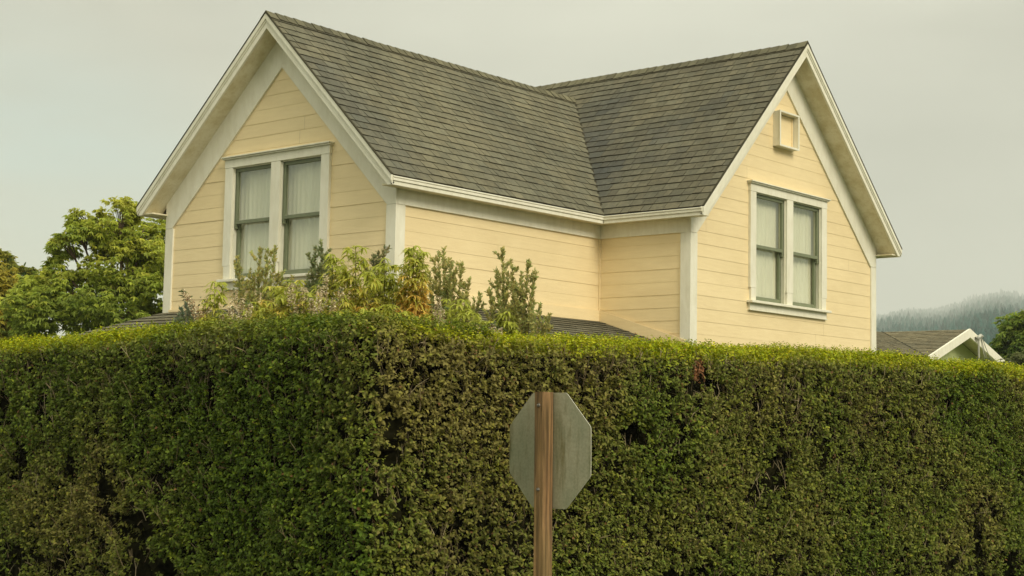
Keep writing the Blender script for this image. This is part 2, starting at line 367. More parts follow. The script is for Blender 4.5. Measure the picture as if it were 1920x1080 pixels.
PH = 3.478; RV = .1667
def siding(name, o, u, n, z0, z1, ua, ub, holes=(), parent=house, mt=None):
    """lap boards: o origin, u along the wall, n outward; ua(z), ub(z) = the ends"""
    q = MB(); o = np.array(o, float); u = np.array(u, float); n = np.array(n, float)
    k0 = math.floor((z0-PH)/RV); zc = PH+k0*RV; rr = random.Random(len(name)+int(abs(o[1])*10)); jr = random.Random(5+int(abs(o[0]+o[1])*7))
    def P(a, z, d): return o+u*a+n*d+np.array([0, 0, z])
    while zc < z1:
        b0, b1 = max(zc, z0), min(zc+RV, z1)
        if b1-b0 > .004:
            cuts = sorted({b0, b1} | {h[2] for h in holes if b0 < h[2] < b1} | {h[3] for h in holes if b0 < h[3] < b1})
            sag = rr.uniform(-.0015, .0015); tone = rr.uniform(.965, 1.0)
            for za, zb in zip(cuts[:-1], cuts[1:]):
                A, B = ua(za), ub(za); segs = [(A, B, ua(zb), ub(zb))]
                for h in holes:
                    if za >= h[2]-1e-6 and zb <= h[3]+1e-6: segs = [(A, h[0], ua(zb), h[0]), (h[1], B, h[1], ub(zb))]
                da = .0078-(za-zc)/RV*.004+sag; db = .0078-(zb-zc)/RV*.004+sag
                for a0, a1, t0, t1 in segs:
                    if a1-a0 < .003 and t1-t0 < .003: continue
                    c = (tone, tone, tone, 1)
                    jx = jr.uniform(-4.5, 9)
                    if max(a0, t0)+.3 < jx < min(a1, t1)-.3 and za == b0 and zb == b1:      # a butt joint between two boards
                        q.poly([P(jx-.0015, za, da+.0006), P(jx+.0015, za, da+.0006), P(jx+.0015, zb, db+.0006), P(jx-.0015, zb, db+.0006)], 0, (.45, .42, .36, 1))
                    q.poly([P(a0, za, da), P(a1, za, da), P(t1, zb, db), P(t0, zb, db)], 0, c)
                    if za == b0: q.poly([P(a0, za, -.005), P(a1, za, -.005), P(a1, za, da), P(a0, za, da)], 0, c)
        zc += RV
    return q.build(name, mt or M['yellow'], parent)

# window openings: (u0, u1, z0, z1) measured along the wall
WIN_A = (-3.02, -1.09, 3.335, 4.925); WIN_B = (5.25, 7.34, 3.30, 4.945)
def opening(wn): return (wn[0]+.12, wn[1]-.12, wn[2]+.02, wn[3]-.12)
zs_b = 2.2
fvA = lambda z: xr-(hA-.30-z)/sAL; fvA2 = lambda z: xr+(hA-.30-z)/sAR
siding('gable_wall', (0, 0, 0), (1, 0, 0), (0, -1, 0), zs_b, 6.25, lambda z: max(-WA+.03, fvA(z)), lambda z: min(-.03, fvA2(z)), [opening(WIN_A)])
gB = lambda z: yr-(hB-.30-z)/sBF; gB2 = lambda z: yr+(hB-.30-z)/sBB
siding('gable_wall', (MM, 0, 0), (0, 1, 0), (1, 0, 0), .3, 6.65, lambda z: max(LL+.03, gB(z)), lambda z: min(YB-.03, gB2(z)), [opening(WIN_B)])
siding('side_wall', (0, 0, 0), (0, 1, 0), (1, 0, 0), 2.5, 4.45, lambda z: .03, lambda z: LL-.006)
siding('side_wall', (0, LL, 0), (1, 0, 0), (0, -1, 0), .3, 4.45, lambda z: .006, lambda z: MM-.03)
siding('side_wall', (-WA, 0, 0), (0, 1, 0), (-1, 0, 0), .3, 4.35, lambda z: .03, lambda z: YB-.03)
siding('side_wall', (0, YB, 0), (1, 0, 0), (0, 1, 0), .3, 4.35, lambda z: -WA+.03, lambda z: MM-.03)
# rear gables closed by a plain boarded wall behind
q = MB(); q.poly([(-WA-.02, YB-.05, 4.2), (-WA-.02, LL, 4.2), (-WA-.02, yr, hB-.35)]); q.build('rear_gable', M['yellow'], house)

def cboard(name, x, y, sx, sy, z0, z1, wd=.127, t=.03):
    """corner board wrapping the outer corner (x, y); sx, sy = outward signs"""
    q = MB()
    q.box((x+sx*t, y+sy*t, z0), (-sx*(wd+t), 0, 0), (0, -sy*t, 0), (0, 0, z1-z0))
    q.box((x+sx*(t+.0), y, z0), (-sx*t, 0, 0), (0, -sy*wd, 0), (0, 0, z1-z0))
    return q.build(name, M['trim'], house, bevel=.003)
cboard('corner_board', 0, 0, 1, -1, 2.6, zFr); cboard('corner_board', -WA, 0, -1, -1, 2.6, zFr)
cboard('corner_board', MM, LL, 1, -1, .2, zFr); cboard('corner_board', MM, YB, 1, 1, .2, zFr)
q = MB(); q.box((.006, LL-.006, 3.0), (.022, 0, 0), (0, -.022, 0), (0, 0, zFr-3.0)); q.build('inner_corner_bead', M['yellow'], house)

SOFF = .20   # vertical depth from the roof surface to the soffit
FRV = .46
def frieze_gable(u, n, o, ridge, sl, sr, h, wl, wr):
    """rake friezes on a gable wall in plane (u, z): left and right boards, meeting at the ridge, ending at the corners"""
    o = np.array(o, float); u = np.array(u, float); n = np.array(n, float)
    for sgn, s, wend in ((-1, sl, wl), (1, sr, wr)):
        top = lambda a: h-SOFF-abs(a-ridge)*s+.03
        bot = lambda a: h-.165-FRV-abs(a-ridge)*s
        end = ridge+sgn*abs(wend-ridge)
        ak = ridge+sgn*(h-.165-FRV-zFr)/s       # where the lower edge reaches the head of the corner board
        pts = [(ridge, top(ridge)), (end, top(end)), (end, zFr+.001), (ak, zFr+.001), (ridge, bot(ridge))]
        q = MB(); q.extrude([o+u*a+np.array([0, 0, z])+n*.002 for a, z in pts], n*.030); q.build('rake_frieze', M['trim'], house, bevel=.003)
frieze_gable((1, 0, 0), (0, -1, 0), (0, 0, 0), xr, sAL, sAR, hA, -WA-.03, .03)
frieze_gable((0, 1, 0), (1, 0, 0), (MM, 0, 0), yr, sBF, sBB, hB, LL-.03, YB+.03)
q = MB(); q.box((.0, .001, zFr+.001), (.032, 0, 0), (0, LL-.001, 0), (0, 0, .36)); q.build('eave_frieze', M['trim'], house, bevel=.003)
q = MB(); q.box((.033, LL, zFr+.001), (MM-.033, 0, 0), (0, -.032, 0), (0, 0, .36)); q.build('eave_frieze', M['trim'], house, bevel=.003)

# ---- roof: shingle courses
def shingles(name, O, U, Vd, umin, umax, vlen, parent, expo=.143, th=.0125, seed=1, mt=None, base_tone=(1, 1, 1), stain=None):
    """O = point on the ridge line, U along the ridge, Vd down the slope (unit); umin/umax(v)"""
    q = MB(); O, U, Vd = (np.array(a, float) for a in (O, U, Vd)); Nn = np.cross(U, Vd); Nn = Nn/np.linalg.norm(Nn)
    if Nn[2] < 0: Nn = -Nn
    rr = random.Random(seed); nrow = int(round(vlen/expo)); ex = vlen/nrow
    for k in range(nrow):
        v0, v1 = k*ex, (k+1)*ex; a0, b0, a1, b1 = umin(v0), umax(v0), umin(v1), umax(v1)
        lo, hi = min(a0, a1), max(b0, b1); cuts = []
        x = lo-rr.uniform(0, .3)
        wob = rr.uniform(0, 6)
        while x < hi:
            x += rr.choice((.10, .13, .16, .19, .23)); cuts.append(x)
        xs = [None]+[c for c in cuts if max(a0, a1)+.05 < c < min(b0, b1)-.05]+[None]
        for i in range(len(xs)-1):
            l0, l1 = (a0, a1) if xs[i] is None else (xs[i]+.0032, xs[i]+.0032)
            h0, h1 = (b0, b1) if xs[i+1] is None else (xs[i+1]-.0032, xs[i+1]-.0032)
            if h0-l0 < .002 and h1-l1 < .002: continue
            tn = rr.uniform(.87, 1.12); wrm = rr.uniform(-.025, .025)
            c = [tn*base_tone[0]*(1+wrm), tn*base_tone[1], tn*base_tone[2]*(1-wrm)]
            if stain is not None:
                s = stain((l1+h1)/2, v1); c = [c[j]*(1-s*(.42, .36, .16)[j]) for j in range(3)]
            c = (*c, 1)
            dv = rr.uniform(-.004, .005)+.004*math.sin(l1*1.3+wob); t2 = th*rr.uniform(.75, 1.3)
            A = O+U*l0+Vd*max(0, v0-.01)+Nn*.001; B = O+U*h0+Vd*max(0, v0-.01)+Nn*.001
            Cc = O+U*h1+Vd*(v1+dv)+Nn*t2; Dd = O+U*l1+Vd*(v1+dv)+Nn*t2
            C2 = O+U*h1+Vd*(v1+dv); D2 = O+U*l1+Vd*(v1+dv)
            pts = [A, B, Cc, Dd]
            q.poly(pts, 0, c)
            dk = (.40, .38, .34, 1); q.poly([D2, Dd, Cc, C2], 0, dk); q.poly([A, Dd, D2], 0, dk); q.poly([B, C2, Cc], 0, dk)  # darkened edge faces: raw shingle edge plus a painted shadow line between courses
    # deck under the shingles
    o2 = q.build(name, mt or M['shingle'], parent)
    return o2
def vlenf(dh, s): return dh*math.sqrt(1+s*s)/s
cAR = 1/math.sqrt(1+sAR**2); cAL = 1/math.sqrt(1+sAL**2); cBF = 1/math.sqrt(1+sBF**2); cBB = 1/math.sqrt(1+sBB**2)
yv = yr-(hB-hA)/sBF                        # the lower ridge dies into the front slope of the higher roof here
xend = MM+oB
# valley on the right slope of wing A: z equal -> y(x)
def valley_y(z): return yr-(hB-z)/sBF
def valley_x(z): return xr+(hA-z)/sAR
rA = shingles('roof', (0, 0, 0), (0, 1, 0), (0, 0, -1), lambda v: 0, lambda v: .01, .01, house) if False else None
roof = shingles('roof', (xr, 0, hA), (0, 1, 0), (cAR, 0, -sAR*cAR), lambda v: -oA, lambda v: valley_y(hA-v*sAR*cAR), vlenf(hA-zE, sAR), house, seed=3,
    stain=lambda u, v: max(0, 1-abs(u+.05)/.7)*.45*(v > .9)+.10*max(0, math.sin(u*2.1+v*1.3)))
def stainB(u, v):
    # old damp marks on the front slope beside the valley
    s = 0
    for cx_, cy_, rx, ry, a in ((-.4, 2.9, .55, .75, .85), (-1.2, 1.0, .5, .5, .55), (.25, 1.9, .5, .35, .6), (-.9, 2.0, .4, .8, .8), (.9, 1.3, .18, .3, .6), (.55, 2.5, .8, .3, .35)):
        d = ((u-cx_)/rx)**2+((v-cy_)/ry)**2; s = max(s, a*math.exp(-d))
    return min(1, s+random.uniform(-.12, .15)*(s > .15))
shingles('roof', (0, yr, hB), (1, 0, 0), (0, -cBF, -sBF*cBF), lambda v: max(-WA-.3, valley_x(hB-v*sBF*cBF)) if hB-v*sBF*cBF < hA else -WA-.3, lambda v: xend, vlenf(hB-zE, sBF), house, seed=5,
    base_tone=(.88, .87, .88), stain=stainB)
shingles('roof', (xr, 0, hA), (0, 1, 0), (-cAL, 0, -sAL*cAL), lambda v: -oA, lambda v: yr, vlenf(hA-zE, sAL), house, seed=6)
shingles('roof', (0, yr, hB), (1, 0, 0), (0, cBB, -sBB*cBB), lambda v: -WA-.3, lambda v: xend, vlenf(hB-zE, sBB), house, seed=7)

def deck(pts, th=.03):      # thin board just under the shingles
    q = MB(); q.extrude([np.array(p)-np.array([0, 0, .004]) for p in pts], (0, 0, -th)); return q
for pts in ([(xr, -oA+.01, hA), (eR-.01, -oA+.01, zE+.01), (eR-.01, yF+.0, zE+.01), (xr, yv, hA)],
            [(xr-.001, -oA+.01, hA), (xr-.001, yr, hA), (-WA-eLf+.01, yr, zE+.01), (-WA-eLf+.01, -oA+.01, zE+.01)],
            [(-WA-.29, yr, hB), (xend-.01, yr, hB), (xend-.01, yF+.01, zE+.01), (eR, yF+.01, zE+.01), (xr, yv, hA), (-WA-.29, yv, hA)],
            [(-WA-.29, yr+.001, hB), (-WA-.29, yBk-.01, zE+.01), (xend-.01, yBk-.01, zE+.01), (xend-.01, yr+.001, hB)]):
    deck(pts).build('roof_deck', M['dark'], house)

def caps(name, P0, P1, s1, s2, side, w_=.14, seed=1):
    """ridge caps: overlapping folded shingles from P0 to P1"""
    q = MB(); P0 = np.array(P0, float); P1 = np.array(P1, float); L = np.linalg.norm(P1-P0); t = (P1-P0)/L; side = np.array(side, float)
    rr = random.Random(seed); nn = int(L/.15)
    for k in range(nn+1):
        a = P0+t*(k*.15-.01); b = P0+t*min(L, k*.15+.17); z = .020+rr.uniform(0, .006)
        za, zb = np.array([0, 0, z+.012]), np.array([0, 0, z])
        tn = rr.uniform(.72, 1.08); c = (tn, tn*.99, tn*.93, 1)
        l1 = side*w_*.72-np.array([0, 0, s1*w_*.72]); l2 = -side*w_*.72-np.array([0, 0, s2*w_*.72])
        q.poly([a+za, b+zb, b+zb+l1, a+za+l1], 0, c); q.poly([b+zb, a+za, a+za+l2, b+zb+l2], 0, c)
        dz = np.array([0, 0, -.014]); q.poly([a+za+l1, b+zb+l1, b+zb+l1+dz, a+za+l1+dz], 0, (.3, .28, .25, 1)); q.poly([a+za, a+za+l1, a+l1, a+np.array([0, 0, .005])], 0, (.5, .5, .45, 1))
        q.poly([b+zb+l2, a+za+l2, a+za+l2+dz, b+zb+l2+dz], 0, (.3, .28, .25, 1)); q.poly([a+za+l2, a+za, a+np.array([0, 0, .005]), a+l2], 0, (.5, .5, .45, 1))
    return q.build(name, M['shingle'], roof, )
caps('ridge_cap', (xr, -oA-.01, hA), (xr, yv+.02, hA), sAR, sAL, (1, 0, 0), seed=1)
caps('ridge_cap', (xend+.01, yr, hB), (-WA-.3, yr, hB), sBF, sBB, (0, -1, 0), seed=2)
# valley line: slim dark metal
q = MB(); a = np.array([xr, yv, hA]); b = np.array([eR, yF, zE]); d = np.array([.030, 0, 0]); e = np.array([0, .030, 0]); zz = np.array([0, 0, .010])
q.poly([a+zz, b+zz, b+zz+(0, -.022, .0), a+zz+(0, -.022, .0)], 0, (.35, .33, .30, 1)); q.poly([a+zz, a+zz+(.022, 0, 0), b+zz+(.022, 0, 0), b+zz], 0, (.35, .33, .30, 1))
q.build('valley_flashing', M['shingle'], roof)

# ---- rakes: barge board in two steps, gutter-like crown, soffits
def rake(ridge_pt, foot_pt, n, across, cut=.0):
    """ridge_pt, foot_pt on the roof surface at the gable edge; n = outward from the gable; boards hang below"""
    R_, F_ = np.array(ridge_pt, float), np.array(foot_pt, float); n = np.array(n, float)
    q = MB()
    def band(top, bot, out_, inn):
        pts = [R_-(0, 0, top), F_-(0, 0, top), F_-(0, 0, bot), R_-(0, 0, bot)]
        lim = F_[2]-.112
        if pts[2][2] < lim:
            k_ = (pts[3][2]-lim)/(pts[3][2]-pts[2][2]); cutp = pts[3]*(1-k_)+pts[2]*k_; foot = F_-(0, 0, .112)
            pts = [pts[0], pts[1], foot, cutp, pts[3]] if F_[2]-top > lim else [pts[0], pts[0]+(F_-R_)*((pts[0][2]-lim)/(R_[2]-F_[2])), cutp, pts[3]]
        q.extrude([p+n*out_ for p in pts], n*(inn-out_))
    band(.004, .075, .022, -.03); band(.0755, .105, .010, -.03); band(.1055, .19, .0, -.03)
    q.build('rake_board', M['trim'], house, bevel=.004)
    q = MB(); pts = [R_-(0, 0, .001), F_-(0, 0, .001), F_+(0, 0, .013), R_+(0, 0, .013)]
    q.extrude([p+n*.028 for p in pts], -n*.03, 0, (.35, .34, .3, 1)); q.build('drip_edge', M['shingle'], roof)
cutf = .012
rake((xr, -oA, hA), (eR-.0, -oA, zE), (0, -1, 0), (1, 0, 0)); rake((xr, -oA, hA), (-WA-eLf, -oA, zE), (0, -1, 0), (-1, 0, 0))
rake((xend, yr, hB), (xend, yF, zE), (1, 0, 0), (0, -1, 0)); rake((xend, yr, hB), (xend, yBk, zE), (1, 0, 0), (0, 1, 0))

def soff(pts): q = MB(); q.extrude(pts, (0, 0, .012)); q.build('soffit', M['soffit'], house)
sz = SOFF-.012
ze_ = zE-.114+.018       # the sloping soffit stops where it meets the level eave soffit
def xs_(s, ridge, h, sg): return ridge+sg*(h-sz-ze_)/s
for sg, s_ in ((1, sAR), (-1, sAL)):
    a_ = xs_(s_, xr, hA, sg); soff([(xr, -oA+.03, hA-sz), (a_, -oA+.03, ze_), (a_, -.0, ze_), (xr, -.0, hA-sz)])
for sg, s_ in ((-1, sBF), (1, sBB)):
    a_ = xs_(s_, yr, hB, sg); soff([(MM, yr, hB-sz), (xend-.03, yr, hB-sz), (xend-.03, a_, ze_), (MM, a_, ze_)])
# level boxes closing the eaves
def boxs(x0, y0, z0, x1, y1, z1, name, m, bev=.003): q = MB(); q.box((x0, y0, z0), (x1-x0, 0, 0), (0, y1-y0, 0), (0, 0, z1-z0)); return q.build(name, m, house, bevel=bev)
zb = zE-.114
boxs(.033, -oA+.03, zb+.012, eR-.045, yF+.2, zb+.03, 'eave_soffit', M['soffit'], 0)
boxs(eR-.04, yF+.045, zb+.013, xend-.03, LL-.033, zb+.031, 'eave_soffit', M['soffit'], 0)
boxs(-WA-eLf+.045, -oA+.03, zb+.012, -WA-.001, YB, zb+.03, 'eave_soffit', M['soffit'], 0)
boxs(MM-1.5, YB+.001, zb+.012, xend-.03, yBk-.045, zb+.03, 'eave_soffit', M['soffit'], 0)
def fascia(P0, P1, n):
    """crown gutter + fascia along an eave, n outward"""
    P0, P1, n = (np.array(a, float) for a in (P0, P1, n)); q = MB()
    def band(top, bot, out_, inn): q.extrude([P0-(0, 0, top)+n*out_, P1-(0, 0, top)+n*out_, P1-(0, 0, bot)+n*out_, P0-(0, 0, bot)+n*out_], n*(inn-out_))
    band(.012, .030, .022, -.03); band(.0305, .066, .014, -.03); band(.0665, .114, .0, -.03)
    return q.build('fascia', M['trim'], house, bevel=.004)
fascia((eR, -oA, zE), (eR, yF-.003, zE), (1, 0, 0)); fascia((eR+.003, yF, zE), (xend, yF, zE), (0, -1, 0))
fascia((-WA-eLf, -oA, zE), (-WA-eLf, yBk, zE), (-1, 0, 0)); fascia((xend, yBk, zE), (-WA-.3, yBk, zE), (0, 1, 0))

# ---- windows
def window(o, u, n, wn):
    o, u, n = (np.array(a, float) for a in (o, u, n)); u0, u1, z0, z1 = wn
    P = lambda a, z, d: o+u*a+np.array([0, 0, z])+n*d
    def bx(q, a0, a1, b0, b1, d0, d1, m=0): q.box(P(a0, b0, d0), u*(a1-a0), np.array([0, 0, b1-b0]), n*(d1-d0), m)
    root = empty('window', parent=None); root.parent = house
    tag(root)
    cw, mw, hd = .145, .17, .135
    um = (u0+u1)/2
    q = MB(); zs = z0+.035; zt = z1-hd
    bx(q, u0, u0+cw, zs+.17, zt, .0, .045); bx(q, u0+.02, u0+cw, zs, zs+.1695, .0, .043)
    bx(q, u1-cw, u1, zs+.17, zt, .0, .045); bx(q, u1-cw, u1-.02, zs, zs+.1695, .0, .043)
    bx(q, um-mw/2, um+mw/2, zs+.17, zt, -.06, .045); bx(q, um-mw/2+.012, um+mw/2-.012, zs, zs+.1695, -.06, .043)
    bx(q, u0-.006, u1+.006, zt+.0005, z1-.03, .0, .049)
    q.build('casing', M['trim'], root, bevel=.003)
    q = MB(); bx(q, u0-.03, u1+.03, z1-.0295, z1-.012, .0, .075); bx(q, u0-.04, u1+.04, z1-.0115, z1+.006, .0, .095); q.build('head_moulding', M['trim'], root, bevel=.004)
    q = MB(); bx(q, u0-.04, u1+.04, z0, z0+.0345, -.10, .10); q.build('sill', M['trim'], root, bevel=.005)
    q = MB(); bx(q, u0, u1, z0-.085, z0-.0005, .0, .04); bx(q, u0-.012, u1+.012, z0-.10, z0-.0855, .0, .048); q.build('apron', M['trim'], root, bevel=.003)
    for a0, a1 in ((u0+cw, um-mw/2), (um+mw/2, u1-cw)):
        # jambs and head stop
        q = MB(); bx(q, a0-.03, a0-.0005, zs-.03, zt+.03, -.092, -.001); bx(q, a1+.0005, a1+.03, zs-.03, zt+.03, -.092, -.001); bx(q, a0-.03, a1+.03, zt+.0005, zt+.03, -.092, -.001)
        bx(q, a0, a0+.012, zs, zt, -.0, .012); bx(q, a1-.012, a1, zs, zt, -.0, .012); bx(q, a0, a1, zt-.012, zt, -.0, .012)
        q.build('jamb', M['trim'], root)
        zm = (zs+zt)/2+.01
        # upper sash (outer)
        s = .048; q = MB(); d0, d1 = -.045, -.008
        bx(q, a0, a0+s, zm-.045, zt-.055, d0, d1); bx(q, a1-s, a1, zm-.045, zt-.055, d0, d1); bx(q, a0, a1, zt-.0545, zt, d0, d1); bx(q, a0+s, a1-s, zm-.02, zm+.025, d0, d1+.006)
        up = q.build('upper_sash', M['sash'], root, bevel=.003)
        # little moulded horns under the meeting rail
        for aa in (a0, a1-s):
            q = MB(); q.extrude([P(aa+.004, zm-.0455, d0+.002), P(aa+s-.004, zm-.0455, d0+.002), P(aa+s-.004, zm-.0455, d1-.002), P(aa+.004, zm-.0455, d1-.002)], (0, 0, -.03))
            q.build('horn', M['sash'], up)
        q = MB(); q.poly([P(a0+s-.005, zm+.02, -.028), P(a1-s+.005, zm+.02, -.028), P(a1-s+.005, zt-.05, -.028), P(a0+s-.005, zt-.05, -.028)]); q.build('pane', M['glass'], up)
        q = MB(); d0, d1 = -.088, -.050
        bx(q, a0, a0+s+.004, zs+.0755, zm-.0005, d0, d1); bx(q, a1-s-.004, a1, zs+.0755, zm-.0005, d0, d1); bx(q, a0, a1, zs, zs+.075, d0, d1); bx(q, a0, a1, zm, zm+.03, d0, d1)
        lo = q.build('lower_sash', M['sash'], root, bevel=.003)
        q = MB(); q.poly([P(a0+s, zs+.07, -.07), P(a1-s, zs+.07, -.07), P(a1-s, zm+.0, -.07), P(a0+s, zm+.0, -.07)]); q.build('pane', M['glass'], lo)
        # sheer curtain with soft folds, a darker gap at one edge
        q = MB(); K = 70; rr = random.Random(int(a0*100)); ph = rr.uniform(0, 6); prev = None
        for k in range(K+1):
            t = k/K; aa = a0-.10+(a1-a0+.18)*t
            dd = -.118+.005*math.sin(t*34+ph+1.3*math.sin(t*9))+.005*math.sin(t*71+ph*2)
            cur = (P(aa, zs-.05, dd), P(aa, zt+.06, dd+.004*math.sin(t*20)))
            if prev: q.poly([prev[0], cur[0], cur[1], prev[1]])
            prev = cur
        q.build('curtain', M['curtain'], root, smooth=True)
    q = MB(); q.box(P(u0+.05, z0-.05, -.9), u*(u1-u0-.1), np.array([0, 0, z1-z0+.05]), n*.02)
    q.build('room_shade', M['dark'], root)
    return root
tag(window((0, 0, 0), (1, 0, 0), (0, -1, 0), WIN_A), label='twin sash window in the left gable, partly behind shrubs')
tag(window((MM, 0, 0), (0, 1, 0), (1, 0, 0), WIN_B), label='twin sash window in the right gable above the hedge')

# ---- vent box in the right gable
vent = empty('vent', parent=None); vent.parent = house
y0, y1, z0, z1, d = 5.882, 6.407, 5.52, 6.01, .11
q = MB()
q.box((MM, y0, z0), (d, 0, 0), (0, .022, 0), (0, 0, z1-z0)); q.box((MM, y1-.022, z0), (d, 0, 0), (0, .022, 0), (0, 0, z1-z0))
q.box((MM, y0+.0225, z0), (d, 0, 0), (0, y1-y0-.045, 0), (0, 0, .022)); q.box((MM, y0+.0225, z1-.022), (d, 0, 0), (0, y1-y0-.045, 0), (0, 0, .022))
q.box((MM+d+.001, y0-.006, z0-.006), (.012, 0, 0), (0, .03, 0), (0, 0, z1-z0+.012)); q.box((MM+d+.001, y1-.024, z0-.006), (.012, 0, 0), (0, .03, 0), (0, 0, z1-z0+.012))
q.box((MM+d+.001, y0+.0245, z0-.006), (.012, 0, 0), (0, y1-y0-.049, 0), (0, 0, .026)); q.box((MM+d+.001, y0+.0245, z1-.020), (.012, 0, 0), (0, y1-y0-.049, 0), (0, 0, .026))
q.build('vent_frame', M['trim'], vent, bevel=.002)
q = MB(); q.box((MM+.012, y0+.03, z0+.03), (.014, 0, 0), (0, y1-y0-.06, 0), (0, 0, z1-z0-.06)); q.box((MM+.0265, y0+.03, z0+.03), (.012, 0, 0), (0, .022, 0), (0, 0, z1-z0-.06)); q.box((MM+.0265, y1-.052, z0+.03), (.012, 0, 0), (0, .022, 0), (0, 0, z1-z0-.06))
q.build('vent_panel', M['yellow'], vent)

# ---- lower storey and skirt roofs
zS = 2.995; pS, pA = .303, .40
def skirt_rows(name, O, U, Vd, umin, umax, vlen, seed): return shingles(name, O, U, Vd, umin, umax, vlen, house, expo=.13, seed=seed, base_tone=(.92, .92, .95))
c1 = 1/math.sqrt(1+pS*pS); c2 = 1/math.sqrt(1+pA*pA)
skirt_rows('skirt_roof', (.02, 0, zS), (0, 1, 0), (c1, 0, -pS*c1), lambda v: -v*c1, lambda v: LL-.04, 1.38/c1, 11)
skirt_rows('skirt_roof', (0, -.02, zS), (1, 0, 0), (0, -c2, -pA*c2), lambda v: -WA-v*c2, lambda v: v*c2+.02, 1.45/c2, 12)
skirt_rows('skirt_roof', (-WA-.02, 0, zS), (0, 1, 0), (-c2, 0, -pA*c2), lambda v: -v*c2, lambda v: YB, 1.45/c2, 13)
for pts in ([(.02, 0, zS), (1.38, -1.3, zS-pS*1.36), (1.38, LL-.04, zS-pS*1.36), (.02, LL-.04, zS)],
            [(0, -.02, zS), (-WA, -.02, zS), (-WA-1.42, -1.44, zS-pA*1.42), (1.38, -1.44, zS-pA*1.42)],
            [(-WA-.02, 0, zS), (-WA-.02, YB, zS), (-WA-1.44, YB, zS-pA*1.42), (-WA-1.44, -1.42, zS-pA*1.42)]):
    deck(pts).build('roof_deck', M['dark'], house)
# apron flashing boards painted yellow: along the side wall, and sloping with the roof on the return wall
q = MB(); q.box((.021, .03, zS+.004), (.014, 0, 0), (0, LL-.05, 0), (0, 0, .145)); q.build('apron_board', M['yellow'], house)
q = MB(); q.extrude([(.036, LL-.022, zS+.006), (MM-.05, LL-.022, zS-pS*(MM-.05)+.010), (MM-.05, LL-.022, zS-pS*(MM-.05)+.155), (.036, LL-.022, zS+.150)], (0, -.016, 0)); q.build('apron_board', M['yellow'], house)
q = MB(); q.box((.03, LL-.041, zS-.4), (MM-.06, 0, 0), (0, .003, 0), (0, 0, .3))
q = MB(); q.box((-WA+.1, -.033, zS+.004), (WA-.2, 0, 0), (0, .012, 0), (0, 0, .03)); q.build('apron_board', M['yellow'], house)
q = MB()
for x0, y0, x1, y1 in ((-WA-1.1, -1.1, 1.1, -1.0), (1.0, -1.0, 1.1, LL-.03), (-WA-1.1, -1.0, -WA-1.0, YB)):
    q.box((x0, y0, 0), (x1-x0, 0, 0), (0, y1-y0, 0), (0, 0, 2.50))
q.build('lower_wall', M['yellow'], house)
boxs(-WA+.03, .06, .0, -WA+.2, YB-.1, .3, 'footing', M['concrete'], 0)

# ------------------------------------------------------------------ neighbouring house
nb = empty('small_house', (-6, 22, 0)); tag(nb, 'low pale green house with grey roof and white barge boards, far right behind the hedge', 'house')
NX, NY0, NYr, NY1 = -2.88, 19.99, 22.18, 24.45; NZ0, NZ1 = 3.33, 4.07
ps = (NZ1-NZ0)/(NYr-NY0); cc = 1/math.sqrt(1+ps*ps); ps2 = (NZ1-NZ0)/(NY1-NYr); cc2 = 1/math.sqrt(1+ps2*ps2)
xv = NX-.05
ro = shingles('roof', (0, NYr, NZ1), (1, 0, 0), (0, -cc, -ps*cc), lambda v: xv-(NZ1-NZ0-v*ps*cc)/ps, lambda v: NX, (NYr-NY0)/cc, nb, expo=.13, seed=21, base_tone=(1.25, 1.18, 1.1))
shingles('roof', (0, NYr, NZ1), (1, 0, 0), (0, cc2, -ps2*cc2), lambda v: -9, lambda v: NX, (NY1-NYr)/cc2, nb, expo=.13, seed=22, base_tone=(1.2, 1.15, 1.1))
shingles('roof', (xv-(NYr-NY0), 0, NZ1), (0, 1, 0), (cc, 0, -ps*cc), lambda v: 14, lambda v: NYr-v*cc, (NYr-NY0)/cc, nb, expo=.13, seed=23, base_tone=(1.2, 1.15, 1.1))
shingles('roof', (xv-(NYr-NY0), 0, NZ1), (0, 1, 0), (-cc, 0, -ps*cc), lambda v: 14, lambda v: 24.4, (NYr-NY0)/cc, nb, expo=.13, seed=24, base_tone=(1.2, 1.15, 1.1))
q = MB(); a = np.array([xv, NY0, NZ0+.012]); b = np.array([xv-(NYr-NY0), NYr, NZ1+.012])
q.poly([a, b, b+(.03, -.0, .0), a+(.03, 0, 0)], 0, (.2, .2, .17, 1)); q.poly([b, a, a+(-.03, -.0, 0), b+(-.03, 0, 0)], 0, (.2, .2, .17, 1)); q.build('valley_flashing', M['shingle'], ro)
for s_, yf in ((-1, NY0), (1, NY1)):
    q = MB(); pts = [(NX, NYr, NZ1+.02), (NX, yf, NZ0+.02), (NX, yf, NZ0-.19), (NX, NYr, NZ1-.19)]
    q.extrude(pts, (.05, 0, 0)); q.build('barge_board', M['trim'], nb, bevel=.004)
    q = MB(); q.extrude([(NX-.001, NYr, NZ1-.03), (NX-.001, yf, NZ0-.03), (NX-.46, yf, NZ0-.03), (NX-.46, NYr, NZ1-.03)], (0, 0, -.02)); q.build('soffit', M['soffit'], nb)
q = MB(); q.extrude([(NX-.45, NY0+.25, 0), (NX-.45, NY0+.25, NZ0-.0), (NX-.45, NYr, NZ1-.06), (NX-.45, NY1-.25, NZ0-.0), (NX-.45, NY1-.25, 0)], (-.1, 0, 0)); q.build('wall', M['pale_green'], nb)
q = MB(); q.box((-9, NY0+.3, 0), (8.9-.0+NX-.45+ .0, 0, 0), (0, .1, 0), (0, 0, NZ0)); q.box((-7.2, 14.3, 0), (4.2, 0, 0), (0, .1, 0), (0, 0, 3.2)); q.box((-3.1, 14.4, 0), (.1, 0, 0), (0, 5.9, 0), (0, 0, 3.2)); q.build('wall', M['pale_green'], nb)
